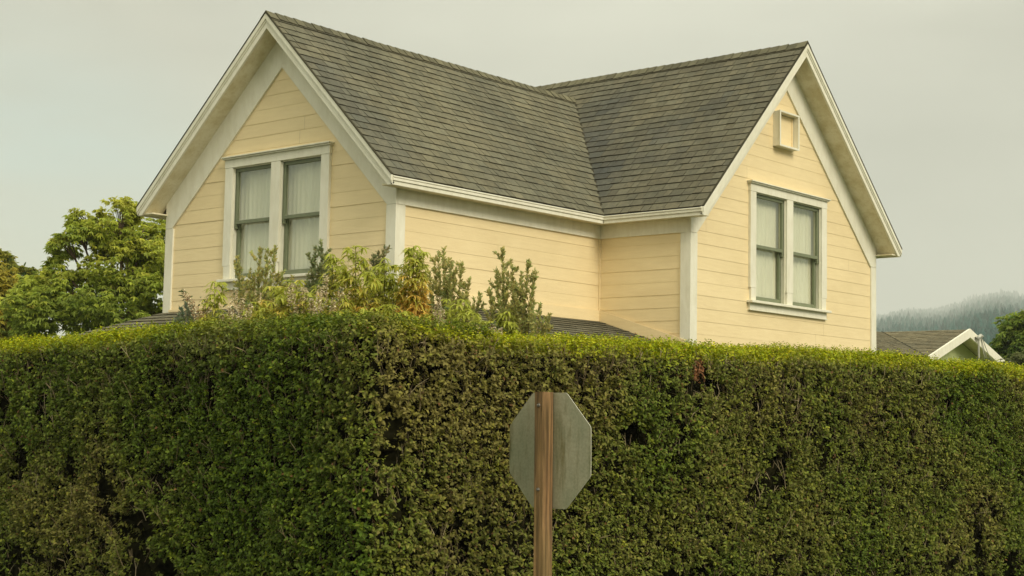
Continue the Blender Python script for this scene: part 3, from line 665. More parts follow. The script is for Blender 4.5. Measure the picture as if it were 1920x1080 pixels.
q = MB(); pp = np.array([NX-.40, NY0+1.05, 2.4]); q.tube([pp, pp+(0, 0, 1.12)], [.012, .012], 5); q.build('vent_pipe', M['dark'], nb)
mast0 = np.array([NX+.12, NYr+.30, 2.2])
q = MB(); q.tube([mast0, mast0+(0, 0, 1.63)], [.028, .028], 8); q.build('service_mast', M['glasswhite'], nb)
top = mast0+(0, 0, 1.63)
q = MB(); q.tube([top, top+(0, 0, .06), top+(.03, .06, .11), top+(.03, .16, .10)], [.035, .05, .05, .03], 8)
q.tube([top+(-.04, -.08, .05), top+(.0, .2, .07)], [.028, .022], 6); q.build('weather_head', M['glasswhite'], nb, smooth=True)
def sagline(a, b, sag, k=14): return [np.array(a)*(1-t)+np.array(b)*t-np.array([0, 0, sag*4*t*(1-t)]) for t in np.linspace(0, 1, k)]
q = MB(); hookp = top+(.05, .55, -.52)
for dx, sg in ((0, .10), (.03, .05), (-.02, .14)): q.tube(sagline(top+(.03+dx, .1, .03), hookp+(0, dx*3, dx*3), sg), [.011]*14, 4)
q.build('drop_loops', M['wire'], nb)
far_ = at(2300, 560, 28)
q = MB(); q.tube(sagline(hookp, far_, .25, 20), [.022]*20, 5)
tag(q.build('service_cable', M['wire']), 'thin grey cable running from the small house mast to the right', 'cable')
q = MB(); q.tube(sagline(mast0+(.02, .02, .66), at(2300, 640, 30), .15, 20), [.011]*20, 4)
tag(q.build('service_cable', M['wire']), 'thinner lower wire leaving the mast of the small house', 'cable')

# ------------------------------------------------------------------ sign on its post
sign = empty('road_sign', tuple(at(1020, 900, 9.8)[:2])+(0,))
tag(sign, 'octagonal road sign seen from behind on a square wooden post', 'road sign')
bx0 = at(1020, 735, 9.8); bx1 = at(1017.5, 1080, 9.8); axis = (bx0-bx1)/np.linalg.norm(bx0-bx1)
fh = np.array([-math.sin(YAW), math.cos(YAW), 0]); rh = np.array([math.cos(YAW), math.sin(YAW), 0])
th_ = math.radians(46.5); tt = rh*math.cos(th_)-fh*math.sin(th_); nn = rh*math.sin(th_)+fh*math.cos(th_)
ptop = bx0; pbot = bx0-axis*(bx0[2]/axis[2])
hw = .0445; ch = .006
q = MB(); ring = []
for su, sv in ((1, 1), (-1, 1), (-1, -1), (1, -1)):
    for a, b in (((hw-ch), hw), (hw, (hw-ch))) if su*sv > 0 else ((hw, (hw-ch)), ((hw-ch), hw)): ring.append(tt*a*su+nn*b*sv)
ring = sorted(ring, key=lambda r: math.atan2(r @ nn, r @ tt))
q.extrude([pbot+r for r in ring], ptop-pbot); q.build('post', M['wood'], sign)
cen = ptop+nn*(hw+.003)+tt*.003-axis*.372
R8 = .738/2/math.cos(math.pi/8)
oc = []
for k in range(8):
    a0 = math.pi/8+k*math.pi/4
    for da in (-.045, 0, .045):
        rr = R8*(math.cos(.0)/1.0)*(.992 if da == 0 else 1)
        e0 = np.array([math.cos(a0), math.sin(a0)])*R8; tg = np.array([-math.sin(a0), math.cos(a0)])
        e = e0*.985+tg*(da/.045)*.014 if da else e0*.992
        oc.append(e)
q = MB(); P8 = [cen+tt*e[0]+axis*e[1] for e in oc]
q.poly([p for p in P8], 0); q.poly([p+nn*.004 for p in P8[::-1]], 1)
for k in range(len(P8)): a, b = P8[k], P8[(k+1) % len(P8)]; q.poly([b, a, a+nn*.004, b+nn*.004], 2)
q.build('plate', [M['alu'], M['red'], M['edge']], sign)
for dz in (-.085, -.62):
    q = MB(); c = ptop+axis*dz-nn*(hw+.0); q.tube([c, c-nn*.009], [.013, .011], 6); q.tube([c-nn*.009, c-nn*.018], [.006, .005], 6); q.build('bolt', M['steel'], sign)

# ------------------------------------------------------------------ hedge
hedge = empty('hedge', (HK[0], HK[1], 0)); tag(hedge, 'tall clipped privet hedge turning a corner in front of the yellow house', 'hedge')
LEN_L, LEN_R = 7.8, 11.6; TH = 1.15; RC = .12
# frame along the rounded outer line: s from -LEN_L to LEN_R
turn = math.acos(np.clip(nL @ nR, -1, 1)); setb = RC*math.tan(turn/2); arc = RC*turn
cC = HK+dL*setb-nL*RC
angL = math.atan2(nL[1], nL[0]); angR = math.atan2(nR[1], nR[0]); dang = (angR-angL+math.pi) % (2*math.pi)-math.pi
def outer(s):
    s = np.asarray(s, float); P = np.zeros((len(s), 2)); Nn = np.zeros((len(s), 2))
    a = s < -arc/2; b = s > arc/2; c = ~(a | b)
    P[a] = HK+dL*(setb+(-s[a]-arc/2))[:, None]; Nn[a] = nL
    P[b] = HK+dR*(setb+(s[b]-arc/2))[:, None]; Nn[b] = nR
    an = angL+dang*(s[c]/arc+.5); Nn[c] = np.stack([np.cos(an), np.sin(an)], 1); P[c] = cC+Nn[c]*RC
    return P, Nn
TR = .13   # radius of the shoulder
def hlift(s): return np.interp(s, [-5.6, -4.6, -3.6, -2.8, -2, -1.3, -.7, -.3, .1, .5, 1., 1.5, 2., 2.9, 3.9, 5.7, 6.6, 8.4], [.025, .029, .036, .047, .053, .050, .037, .024, .003, -.016, -.037, -.041, -.032, -.007, .005, .049, .043, .022])
def hpoint(s, t):
    """t: 0..HT-TR up the face, then round the shoulder, then back over the top; returns point, normal"""
    P, n2 = outer(s); L1 = HT-TR; L2 = TR*math.pi/2
    off = np.zeros(len(s)); z = np.zeros(len(s)); nz_ = np.zeros(len(s)); nh = np.ones(len(s))
    a = t < L1; b = (t >= L1) & (t < L1+L2); c = t >= L1+L2
    z[a] = t[a]
    an = (t[b]-L1)/TR; z[b] = L1+TR*np.sin(an); off[b] = TR*(1-np.cos(an)); nz_[b] = np.sin(an); nh[b] = np.cos(an)
    z[c] = HT; off[c] = TR+(t[c]-L1-L2); nz_[c] = 1; nh[c] = 0
    z = z*(1+hlift(s)/HT); Q = np.concatenate([P-n2*off[:, None], z[:, None]], 1); Nn = np.concatenate([n2*nh[:, None], nz_[:, None]], 1)
    return Q, Nn
TTOT = HT-TR+TR*math.pi/2+TH-TR
def relief(Q, s):
    a = fbm(Q*np.array([1.3, 1.3, 1.0]), 11, 3)-.5; b = fbm(Q*4.5, 12, 2)-.5
    wob = (vnoise(np.stack([s*1.1, 0*s, 0*s], 1), 5)-.5)*.07
    k_ = 1-.62*np.clip((Q[:, 2]-(HT-.12))/.08, 0, 1)
    return (a*.17+b*.09)*k_, wob*k_*.6
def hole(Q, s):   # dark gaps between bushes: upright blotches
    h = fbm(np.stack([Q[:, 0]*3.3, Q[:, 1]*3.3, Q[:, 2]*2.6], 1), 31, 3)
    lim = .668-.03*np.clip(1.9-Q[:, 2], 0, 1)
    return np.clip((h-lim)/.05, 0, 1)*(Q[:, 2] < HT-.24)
def bare(Q, s):   # twiggy patches with fewer leaves
    h = fbm(np.stack([Q[:, 0]*.9, Q[:, 1]*.9, Q[:, 2]*1.2+4], 1), 41, 3)
    hi = np.clip((Q[:, 2]-1.7)/.45, 0, 1)
    side = vnoise(np.stack([s*.75, 0*s, 0*s], 1), 44)
    return np.clip(((h-.50)*4-.35*(1-hi))+(side-.42)*2.0*hi, 0, 1)*np.clip((HT-.06-Q[:, 2])/.12, 0, 1)

def ramp3(t, cols):
    t = np.clip(t, 0, .999)*(len(cols)-1); i = t.astype(int); f = (t-i)[:, None]; C_ = np.array(cols); return C_[i]*(1-f)+C_[i+1]*f

# sprigs
NS = 86000
s = RNG.uniform(-LEN_L, LEN_R, NS); t = RNG.uniform(0, TTOT, NS)
low = t < .45; keep = ~low | (RNG.random(NS) < .55); s, t = s[keep], t[keep]
Q, Nn = hpoint(s, t); rl, wob = relief(Q, s); ho = hole(Q, s); ba = bare(Q, s)
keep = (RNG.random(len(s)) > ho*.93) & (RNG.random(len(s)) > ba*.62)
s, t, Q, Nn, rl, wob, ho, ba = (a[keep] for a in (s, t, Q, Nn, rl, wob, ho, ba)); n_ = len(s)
depth_in = RNG.exponential(.028, n_).clip(0, .13)+ho*.10+ba*.02
base = Q+Nn*(rl-depth_in-ho*.08)[:, None]+np.array([0, 0, 1.])*(wob*(Q[:, 2]/HT))[:, None]
topf = np.clip((Q[:, 2]-hlift(s)-(HT-.125)+(vnoise(Q*2.3, 77)-.5)*.11)/.08, 0, 1)
fs_ = np.interp(s, [-3.2, -2.4, -1.7, .15, .55], [1, .5, .18, .18, 1])
fresh = np.clip(topf*fs_+RNG.normal(0, .13, n_), 0, 1)
sd_ = unit(Nn*RNG.uniform(.35, 1., (n_, 1))+np.array([0, 0, 1.])*RNG.uniform(.1, 1.0, (n_, 1))+RNG.normal(0, .42, (n_, 3)))
sl_ = RNG.uniform(.035, .075, n_)*(1+.45*topf)
K = 6
patch = fbm(Q*1.15, 51, 3); patch2 = vnoise(Q*3.1, 61)
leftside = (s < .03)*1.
B, Dv, Uv, Ln, Cl = [], [], [], [], []
for k in range(K):
    f = (k+.6)/K
    bp = base+sd_*(sl_*f)[:, None]
    rnd = unit(RNG.normal(0, 1, (n_, 3))); perp = unit(rnd-(rnd*sd_).sum(1, keepdims=True)*sd_)
    d = unit(sd_*RNG.uniform(.25, .8, (n_, 1))+perp)
    u = unit(sd_*.5+Nn*.5+np.array([0, 0, .7])+RNG.normal(0, .35, (n_, 3)))
    ln = RNG.uniform(.019, .034, n_)*(1-.25*topf*(k > 3))
    ln = ln*(.85+.35*patch2); g = np.clip(patch*1.5-.25+RNG.normal(0, .16, n_)-.26*np.exp(-(np.clip(.0-s, 0, 9)/2.2)**2)*leftside-.06*leftside+.16*np.exp(-((s-.6)/.9)**2)*(1-leftside)+.10, 0, 1)  # greener left face; right-hand light at the corner also put into leaf colour
    c = ramp3(g, [(.086, .142, .014), (.126, .172, .024), (.180, .195, .038), (.235, .205, .058)])
    dry = np.exp(-((s+1.9)/.75)**2)*np.clip((Q[:, 2]-1.8)/.3, 0, 1)
    br = np.clip(ba*.9-.25+dry*.8+RNG.normal(0, .15, n_), 0, 1)[:, None]; c = c*(1-br*.5)+np.array([.175, .14, .065])*br*.5
    fr_ = fresh[:, None]*np.clip(RNG.normal(.85, .2, (n_, 1)), 0, 1); c = c*(1-fr_)+ramp3(RNG.random(n_), [(.26, .36, .004), (.42, .46, .006), (.56, .50, .008)])*fr_
    c = c*RNG.uniform(.62, 1.35, (n_, 1))
    dead = RNG.random(n_) < .012+.02*ba; c[dead] = np.array([.24, .13, .05])*RNG.uniform(.5, 1.2, (dead.sum(), 1))
    B.append(bp); Dv.append(d); Uv.append(u); Ln.append(ln); Cl.append(c)
B, Dv, Uv, Cl = (np.concatenate(a) for a in (B, Dv, Uv, Cl)); Ln = np.concatenate(Ln)
# the rusty dead tuft near the top on the right-hand side
pr = B-CAM; dz_ = pr @ fwd; px_ = 960+FPX*(pr @ r2)/dz_; py_ = 540-FPX*(pr @ u2)/dz_
rust = (np.abs(px_-1311)/13)**2+(np.abs(py_-697)/26)**2 < RNG.uniform(.3, 1.3, len(B)); Cl[rust] = np.array([.30, .14, .06])*RNG.uniform(.5, 1.2, (rust.sum(), 1))
Cl = np.concatenate([Cl, np.ones((len(Cl), 1))], 1)
leaves('foliage', B, Dv, Uv, Ln, Ln*RNG.uniform(.5, .68, len(Ln)), Cl, M['leaf'], hedge, curl=.18)

# garden side and ends: a coarser leaf cover
NS2 = 26000
s = RNG.uniform(-LEN_L, LEN_R, NS2); z = RNG.uniform(.1, HT-.05, NS2); P2, n2 = outer(s); Qb = np.concatenate([P2-n2*(TH+.02), z[:, None]], 1); Nb = np.concatenate([-n2, 0*z[:, None]], 1)
for e_s, dd in ((-LEN_L, dL), (LEN_R, dR)):
    k_ = 1800; o_ = RNG.uniform(0, TH, k_); Pe, ne = outer(np.full(k_, e_s)); Qe = np.concatenate([Pe-ne*o_[:, None]+dd*.02, RNG.uniform(.1, HT, (k_, 1))], 1)
    Qb = np.concatenate([Qb, Qe]); Nb = np.concatenate([Nb, np.tile(np.array([*dd, 0]), (k_, 1))])
Qb = Qb+Nb*RNG.uniform(-.08, .05, (len(Qb), 1)); D_ = unit(Nb*.6+RNG.normal(0, .7, Qb.shape)+np.array([0, 0, .3])); U_ = unit(Nb+np.array([0, 0, .8])+RNG.normal(0, .3, Qb.shape))
c = ramp3(RNG.random(len(Qb)), [(.06, .12, .02), (.10, .15, .03), (.16, .18, .05)]); c = np.concatenate([c, np.ones((len(c), 1))], 1)
leaves('rear_foliage', Qb, D_, U_, RNG.uniform(.035, .06, len(Qb)), RNG.uniform(.022, .034, len(Qb)), c, M['leaf'], hedge)

# twigs: upright branching wands just inside the face, more where it is bare
NT = 34000
s = RNG.uniform(-LEN_L, LEN_R, NT); t = RNG.uniform(.2, HT-.02, NT); Q, Nn = hpoint(s, t); rl, wob = relief(Q, s); ba = bare(Q, s); ho = hole(Q, s)
keep = RNG.random(NT) < .12+(.25+.75*np.clip((Q[:, 2]-1.4)/.4, 0, 1))*ba+.16*np.clip((Q[:, 2]-1.6)/.3, 0, 1)-.1*ho; s, Q, Nn, rl, ba, wob, ho = (a[keep] for a in (s, Q, Nn, rl, ba, wob, ho)); n_ = len(s)
A = Q+Nn*(rl-RNG.uniform(-.012, .09, n_))[:, None]+np.array([0, 0, 1])*(wob*Q[:, 2]/HT)[:, None]
d = unit(np.array([0, 0, 1.])*RNG.uniform(.8, 1.6, (n_, 1))+RNG.normal(0, .38, (n_, 3))+Nn*RNG.uniform(-.1, .35, (n_, 1)))
ln = RNG.uniform(.04, .17, n_)
ln = np.minimum(ln, np.clip(HT-.01-A[:, 2], .02, 1))
mid = A+d*(ln*.55)[:, None]
d2 = unit(d+RNG.normal(0, .35, (n_, 3))); d3 = unit(d+RNG.normal(0, .55, (n_, 3)))
E1 = mid+d2*(ln*.55)[:, None]; E2 = mid+d3*(ln*.5)[:, None]
tc_ = ramp3(RNG.random(n_), [(.09, .065, .035), (.18, .135, .07), (.28, .22, .12), (.40, .33, .20)]); tc_ = np.concatenate([tc_, np.ones((n_, 1))], 1)
r0 = RNG.uniform(.0015, .0036, n_)
sticks('twigs', np.concatenate([A, mid, mid]), np.concatenate([mid, E1, E2]), np.concatenate([r0, r0*.8, r0*.8]), np.concatenate([r0*.8, r0*.5, r0*.4]), np.concatenate([tc_]*3), M['twig'], hedge)

# lumpy solid core added inside the leaves to block light, coloured as deep shade
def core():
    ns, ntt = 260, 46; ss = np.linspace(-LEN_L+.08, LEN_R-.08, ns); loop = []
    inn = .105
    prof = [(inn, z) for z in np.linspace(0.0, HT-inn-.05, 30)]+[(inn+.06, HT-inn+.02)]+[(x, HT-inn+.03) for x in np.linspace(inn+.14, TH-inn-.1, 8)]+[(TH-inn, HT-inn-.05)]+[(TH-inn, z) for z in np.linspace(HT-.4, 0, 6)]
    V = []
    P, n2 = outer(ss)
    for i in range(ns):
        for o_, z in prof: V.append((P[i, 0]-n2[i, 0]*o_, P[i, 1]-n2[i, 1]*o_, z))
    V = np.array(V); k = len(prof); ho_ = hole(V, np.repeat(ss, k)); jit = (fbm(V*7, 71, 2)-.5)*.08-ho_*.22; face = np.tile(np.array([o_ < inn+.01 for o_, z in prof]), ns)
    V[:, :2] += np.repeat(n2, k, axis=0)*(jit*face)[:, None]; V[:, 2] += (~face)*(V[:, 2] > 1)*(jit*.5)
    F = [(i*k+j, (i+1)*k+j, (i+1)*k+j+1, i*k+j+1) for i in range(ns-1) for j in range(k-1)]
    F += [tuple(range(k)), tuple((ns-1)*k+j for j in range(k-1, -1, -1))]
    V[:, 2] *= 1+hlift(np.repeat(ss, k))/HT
    me = bpy.data.meshes.new('light_blocking_core'); me.from_pydata(V.tolist(), [], F); me.materials.append(M['inner']); me.update(); link('light_blocking_core', me, hedge)
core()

# ------------------------------------------------------------------ shrubs in the garden behind the hedge
def tuplecol(c): return np.concatenate([c, np.ones((len(c), 1))], 1)
def leafy_shrub(tips, D, base_uv, label, yellow=.4, group='drooping leafy shrubs behind the hedge', size=1.):
    """stems with whorls of long drooping leaflets; lower whorls turn yellow and orange"""
    b = at(base_uv, 640, D); base = np.array([b[0], b[1], 0.]); root = empty('leafy_shrub', tuple(base)); tag(root, label, 'shrub', group)
    q = MB(); B, Dv, Uv, Ln, Wd, Cl = [], [], [], [], [], []
    for (u, v, dd, vy) in tips:
        tip = at(u, v, D+dd); start = base+np.array([RNG.normal(0, .06), RNG.normal(0, .06), .0]); K_ = 16; path = []
        for k in range(K_):
            f = k/(K_-1); p = start*(1-f)+tip*f; bend = math.sin(f*math.pi)*.10; path.append(p+np.array([0, 0, bend*.6])-(start-tip)*np.array([1, 1, 0])*bend*.8)
        q.tube(path, [.014*(1-.75*k/(K_-1)) for k in range(K_)], 5, 0, (.20, .17, .07, 1))
        L = tip[2]; h = 2.05
        while h < L+.005:
            f = h/L; i = min(K_-2, int(f*(K_-1))); g = f*(K_-1)-i; p = path[i]*(1-g)+path[i+1]*g
            near = (L-h)
            for wh in range(1 if near < .03 else 3):
                a0 = RNG.uniform(0, 6.28); out_ = np.array([math.cos(a0), math.sin(a0), 0.]); pl = RNG.uniform(.03, .10)*size*(1 if near > .05 else .3)
                pe = p+out_*pl+np.array([0, 0, pl*.45+.01]); q.tube([p, pe], [.0022, .0015], 3, 0, (.26, .26, .08, 1))
                nl = RNG.integers(6, 9)
                for j in range(nl):
                    a = a0+(j-(nl-1)/2)*(.62 if near > .05 else .8)+RNG.normal(0, .12); dr = np.array([math.cos(a), math.sin(a), RNG.uniform(-.25, .55)])
                    B.append(pe); Dv.append(dr); Uv.append(np.array([0, 0, 1.])+.15*dr+RNG.normal(0, .1, 3)); Ln.append(RNG.uniform(.048, .084)*size); Wd.append(RNG.uniform(.016, .025)*size)
                    # ageing colour by height below the stem tip
                    zrel = near/vy; y_ = np.clip((zrel-.42)*1.9+RNG.normal(0, .22), 0, 1)*yellow*1.8
                    green = np.array([.45, .48, .075])*RNG.uniform(.7, 1.35); yel = np.array([.70, .60, .13])*RNG.uniform(.7, 1.2); org = np.array([.88, .60, .15])*RNG.uniform(.7, 1.15)
                    y_ = min(1.6, y_+(wh == 1)*(RNG.random() < .35)*yellow*1.2); c = green*(1-min(1, y_))+yel*min(1, y_)
                    if y_ > 1: c = c*(1-(y_-1)*1.6)+org*(y_-1)*1.6
                    Cl.append(np.clip(c, .01, 1))
            h += RNG.uniform(.028, .05)
    q.build('stem', M['twig'], root)
    leaves('foliage', np.array(B), np.array(Dv), np.array(Uv), np.array(Ln), np.array(Wd), tuplecol(np.array(Cl)), M['sleaf'], root, curl=RNG.uniform(.45, 1.05, len(B)), stations=5)

def evergreen(tips, D, base_uv, label, tone=(.47, .48, .17), group='grey-green evergreen shrubs behind the hedge', ll=.040, zlow=2.0):
    b = at(base_uv, 640, D); base = np.array([b[0], b[1], 0.]); root = empty('evergreen_shrub', tuple(base)); tag(root, label, 'shrub', group)
    q = MB(); segs = []
    for (u, v, dd) in tips:
        tip = at(u, v, D+dd); start = base+np.array([RNG.normal(0, .07), RNG.normal(0, .07), 0]); K_ = 14; path = []
        for k in range(K_):
            f = k/(K_-1); p = start*(1-f)+tip*f; p = p+(tip-start)*np.array([1, 1, 0])*(f**1.0*(1-f))*(-.5); path.append(p+RNG.normal(0, .004, 3))
        q.tube(path, [.010*(1-.8*k/(K_-1)) for k in range(K_)], 4, 0, (.16, .13, .07, 1))
        for k in range(K_-1):
            if path[k+1][2] > zlow: segs.append((path[k], path[k+1], 1. if k >= K_-3 else .62))
        # side shoots
        L = tip[2]; h = zlow
        while h < L-.07:
            f = h/L*(K_-1); i = min(K_-2, int(f)); p = path[i]*(1-(f-i))+path[i+1]*(f-i); a = RNG.uniform(0, 6.28)
            ln = RNG.uniform(.08, .20)*min(1, (L-h)/.4+.3); e = p+np.array([math.cos(a)*ln*.62, math.sin(a)*ln*.62, ln*.85])
            q.tube([p, e], [.003, .0015], 3, 0, (.2, .17, .09, 1)); segs.append((p+(e-p)*.35, e, .95))
            h += RNG.uniform(.04, .085)
    B, Dv, Ln = [], [], []
    for a, e, sc in segs:
        L = np.linalg.norm(e-a); d = (e-a)/L; n_ = int(L/.0030)+3
        for j in range(n_):
            f = RNG.random(); r_ = unit(RNG.normal(0, 1, 3)); r_ = unit(r_-(r_ @ d)*d); B.append(a+(e-a)*f); Dv.append(d*RNG.uniform(.6, 1.3)+r_); Ln.append(RNG.uniform(.7, 1.2)*ll*sc)
    B = np.array(B); Dv = np.array(Dv); Ln = np.array(Ln); n_ = len(B)
    c = np.array(tone)*RNG.uniform(.6, 1.35, (n_, 1)); c[:, 0] *= RNG.uniform(.85, 1.25, n_)
    q.build('stem', M['twig'], root)
    leaves('foliage', B, Dv, unit(np.array([0, 0, 1.])+RNG.normal(0, .5, (n_, 3))), Ln, Ln*.40, tuplecol(c), M['sleaf'], root, curl=-.08)

def flower(tips, D, base_uv, label, group='faded flowering shrubs behind the hedge', tint=(.64, .52, .36)):
    b = at(base_uv, 640, D); base = np.array([b[0], b[1], 0.]); root = empty('flowering_shrub', tuple(base)); tag(root, label, 'shrub', group)
    q = MB(); B, Dv, Ln, Cl = [], [], [], []; LB, LD, LL_, LC = [], [], [], []
    for (u, v, dd, ln, lean) in tips:
        tip = at(u, v, D+dd); start = base; path = [start*(1-f)+tip*f+(tip-start)*np.array([1, 1, 0])*f*(1-f)*-.5 for f in np.linspace(0, 1, 12)]
        q.tube(path, [.008*(1-.8*k/11) for k in range(12)], 4, 0, (.18, .12, .07, 1))
        dirn = unit(path[-1]-path[-2]); dirn = unit(dirn+rgt*lean)
        p0 = tip-dirn*ln
        for j in range(int(ln/.0011)):
            f = RNG.random(); rad = .040*(1-f*.7)*RNG.uniform(.3, 1.1); r_ = unit(RNG.normal(0, 1, 3)); r_ = unit(r_-(r_ @ dirn)*dirn)
            B.append(p0+dirn*ln*f+r_*rad); Dv.append(r_+dirn*.5+RNG.normal(0, .4, 3)); Ln.append(RNG.uniform(.010, .020)); k = RNG.random()
            Cl.append((np.array([.95, .86, .62]) if k < .45 else np.array(tint) if k < .85 else np.array([.30, .20, .11]))*RNG.uniform(.7, 1.2))
        nb_ = int(ln/.0011); sb = np.array(B[-nb_:]); k0_ = nb_
        leaves('flower_spike', sb, np.array(Dv[-nb_:]), unit(np.array([0, 0, 1.])+RNG.normal(0, .6, (k0_, 3))), np.array(Ln[-nb_:]), np.array(Ln[-nb_:])*.75, tuplecol(np.array(Cl[-nb_:])), M['petal'], root)
        for k in range(6, 12):
            for j in range(7):
                a = RNG.uniform(0, 6.28); LB.append(path[k]+RNG.normal(0, .015, 3)); LD.append(np.array([math.cos(a), math.sin(a), RNG.uniform(-.3, .6)])); LL_.append(RNG.uniform(.03, .06)); LC.append(np.array([.13, .17, .06])*RNG.uniform(.6, 1.3))
    q.build('stem', M['twig'], root)
    LB = np.array(LB); leaves('foliage', LB, np.array(LD), unit(np.array([0, 0, 1.])+RNG.normal(0, .3, LB.shape)), np.array(LL_), np.array(LL_)*.3, tuplecol(np.array(LC)), M['sleaf'], root, curl=.4)

# (column, row of the tip, depth offset, length over which it ages)
leafy_shrub([(403, 527, 0, .7), (392, 588, .1, .25), (418, 585, -.1, .25)], 13.0, 405, 'small drooping shoot with yellowing base in front of the left wall edge', .6)
leafy_shrub([(545, 528, 0, .4), (512, 538, .15, .35), (575, 548, -.1, .3), (480, 565, .1, .25), (528, 556, -.1, .25), (600, 560, .1, .3), (556, 562, .15, .2), (497, 580, 0, .2)], 13.1, 530, 'bushy green and yellow leafy shrub below the left window', .85)
leafy_shrub([(625, 478, 0, .5), (610, 530, .1, .35), (592, 560, -.1, .25)], 13.5, 620, 'leafy shrub with a pale bronze tip at the right edge of the left window', .5)
leafy_shrub([(667, 462, 0, .75), (650, 500, .1, .5), (690, 510, -.1, .45), (640, 555, -.15, .22), (675, 560, 0, .25)], 13.2, 672, 'tall leafy shrub with one long thin drooping top shoot left of the corner board', .85)
leafy_shrub([(722, 490, 0, .6), (705, 505, .15, .5), (738, 520, -.1, .5), (715, 575, -.1, .2)], 13.4, 722, 'broad green leafy shrub right in front of the white corner board', .38)
leafy_shrub([(776, 462, 0, .48), (768, 478, .08, .42), (786, 484, -.05, .40), (760, 545, .05, .18), (783, 552, 0, .2)], 13.1, 765, 'tall leafy shrub with bright orange lower leaves right of the corner board', .82, size=.95)
leafy_shrub([(855, 562, 0, .8), (835, 578, .1, .8), (875, 582, -.1, .8), (812, 586, 0, .3), (895, 598, .1, .5)], 13.4, 850, 'low green leafy shrub at the foot of the left evergreen clump', .1)
leafy_shrub([(955, 585, 0, .8), (935, 600, .1, .8), (905, 618, 0, .8)], 13.6, 940, 'low yellow-green leafy shrub under the taller right evergreen', .15)
leafy_shrub([(460, 585, 0, .3), (430, 596, 0, .3), (375, 600, .1, .2), (500, 582, .1, .4), (485, 592, 0, .3), (520, 590, -.1, .3)], 13.3, 440, 'low leafy shrub just above the hedge top left of the window', .8)
leafy_shrub([(740, 572, 0, .3), (700, 578, 0, .3), (655, 575, .1, .3), (805, 592, .1, .6), (600, 572, .1, .3), (560, 576, .1, .3), (630, 585, 0, .2), (680, 585, -.1, .2), (580, 588, 0, .2), (760, 585, 0, .3), (540, 585, .1, .3)], 12.9, 690, 'low wide yellow-green shrub directly on the hedge corner top', .85)

evergreen([(350, 568, 0), (340, 580, .1), (362, 585, 0), (335, 590, -.05)], 13.2, 352, 'small blue-grey sprig in front of the left wall bottom', (.25, .31, .21))
evergreen([(447, 482, 0), (470, 508, .1), (488, 468, 0), (517, 462, .05), (500, 500, -.1), (455, 520, -.05), (530, 512, .1), (550, 520, 0)], 13.7, 480, 'evergreen shrub with two separate round tips in front of the left window pane')
evergreen([(600, 452, 0), (590, 470, .1), (612, 478, -.1), (622, 500, 0), (598, 500, 0), (585, 490, .05)], 13.9, 605, 'dark dense evergreen spire in front of the right pane of the left window', (.28, .32, .14))
evergreen([(719, 462, 0), (700, 475, .1), (712, 478, 0)], 14.1, 715, 'thin dark evergreen tip close to the white corner board', (.30, .30, .14))
evergreen([(822, 475, 0), (831, 463, .1), (842, 487, -.1), (805, 510, 0), (850, 512, 0), (866, 493, .1), (879, 522, 0), (900, 550, .05), (818, 520, .1), (795, 535, 0), (838, 520, 0), (890, 560, -.1)], 13.9, 845, 'wide grey-green evergreen clump with several pointed tips left of the middle of the side wall')
evergreen([(943, 467, 0), (930, 512, .1), (960, 498, -.08), (950, 530, 0), (990, 488, 0), (978, 510, .05), (1003, 520, -.05), (920, 545, 0), (998, 550, 0), (965, 545, .1), (940, 560, -.1), (985, 575, 0)], 13.8, 955, 'tallest right evergreen with two pale upright spires against the side wall')
evergreen([(1012, 572, 0), (1030, 590, .05), (1000, 590, -.1), (1018, 600, 0), (975, 600, .1)], 13.6, 995, 'low evergreen tuft at the right end of the shrubs over the small roof')
evergreen([(560, 545, 0), (580, 560, .1), (540, 575, 0), (600, 575, 0), (620, 570, .1), (690, 545, 0), (700, 570, .1)], 14.2, 600, 'dark evergreen undergrowth behind the yellow leaves below the left window', (.36, .40, .16))
evergreen([(750, 525, 0), (760, 510, .1), (742, 540, 0), (790, 570, .1), (810, 560, 0)], 14.3, 760, 'dark evergreen shoots between the orange leaves and the side wall', (.36, .40, .16))

flower([(343, 545, 0, .28, -.55), (352, 560, .05, .22, -.45), (385, 565, .1, .2, -.1)], 12.9, 400, 'reddish brown seed spike leaning left across the left wall', tint=(.42, .26, .15))
flower([(440, 545, 0, .3, 0), (455, 560, .1, .3, .1), (430, 575, -.1, .3, -.1), (470, 570, 0, .3, .1), (415, 590, 0, .25, 0), (450, 590, .05, .3, 0)], 12.8, 445, 'pinkish white flower mass under the left end of the window sill')
flower([(545, 530, 0, .2, 0), (570, 540, .1, .25, .1), (600, 535, -.1, .3, 0), (585, 560, 0, .3, 0), (555, 575, 0, .3, 0)], 12.85, 570, 'pale flower mass below the middle of the left window')
flower([(612, 515, 0, .3, .15), (640, 540, .1, .25, 0), (625, 560, 0, .3, 0)], 12.9, 630, 'whitish flower plume rising left of the tall drooping shoot')
flower([(822, 555, 0, .25, 0), (812, 575, .1, .25, 0), (830, 580, -.1, .25, 0)], 12.95, 820, 'pale pink flower cluster in the left evergreen clump')
flower([(895, 610, 0, .15, 0), (925, 608, .1, .16, .1), (938, 615, 0, .14, 0), (905, 620, .05, .12, 0)], 12.9, 915, 'whitish flowers resting just over the hedge under the right evergreen')

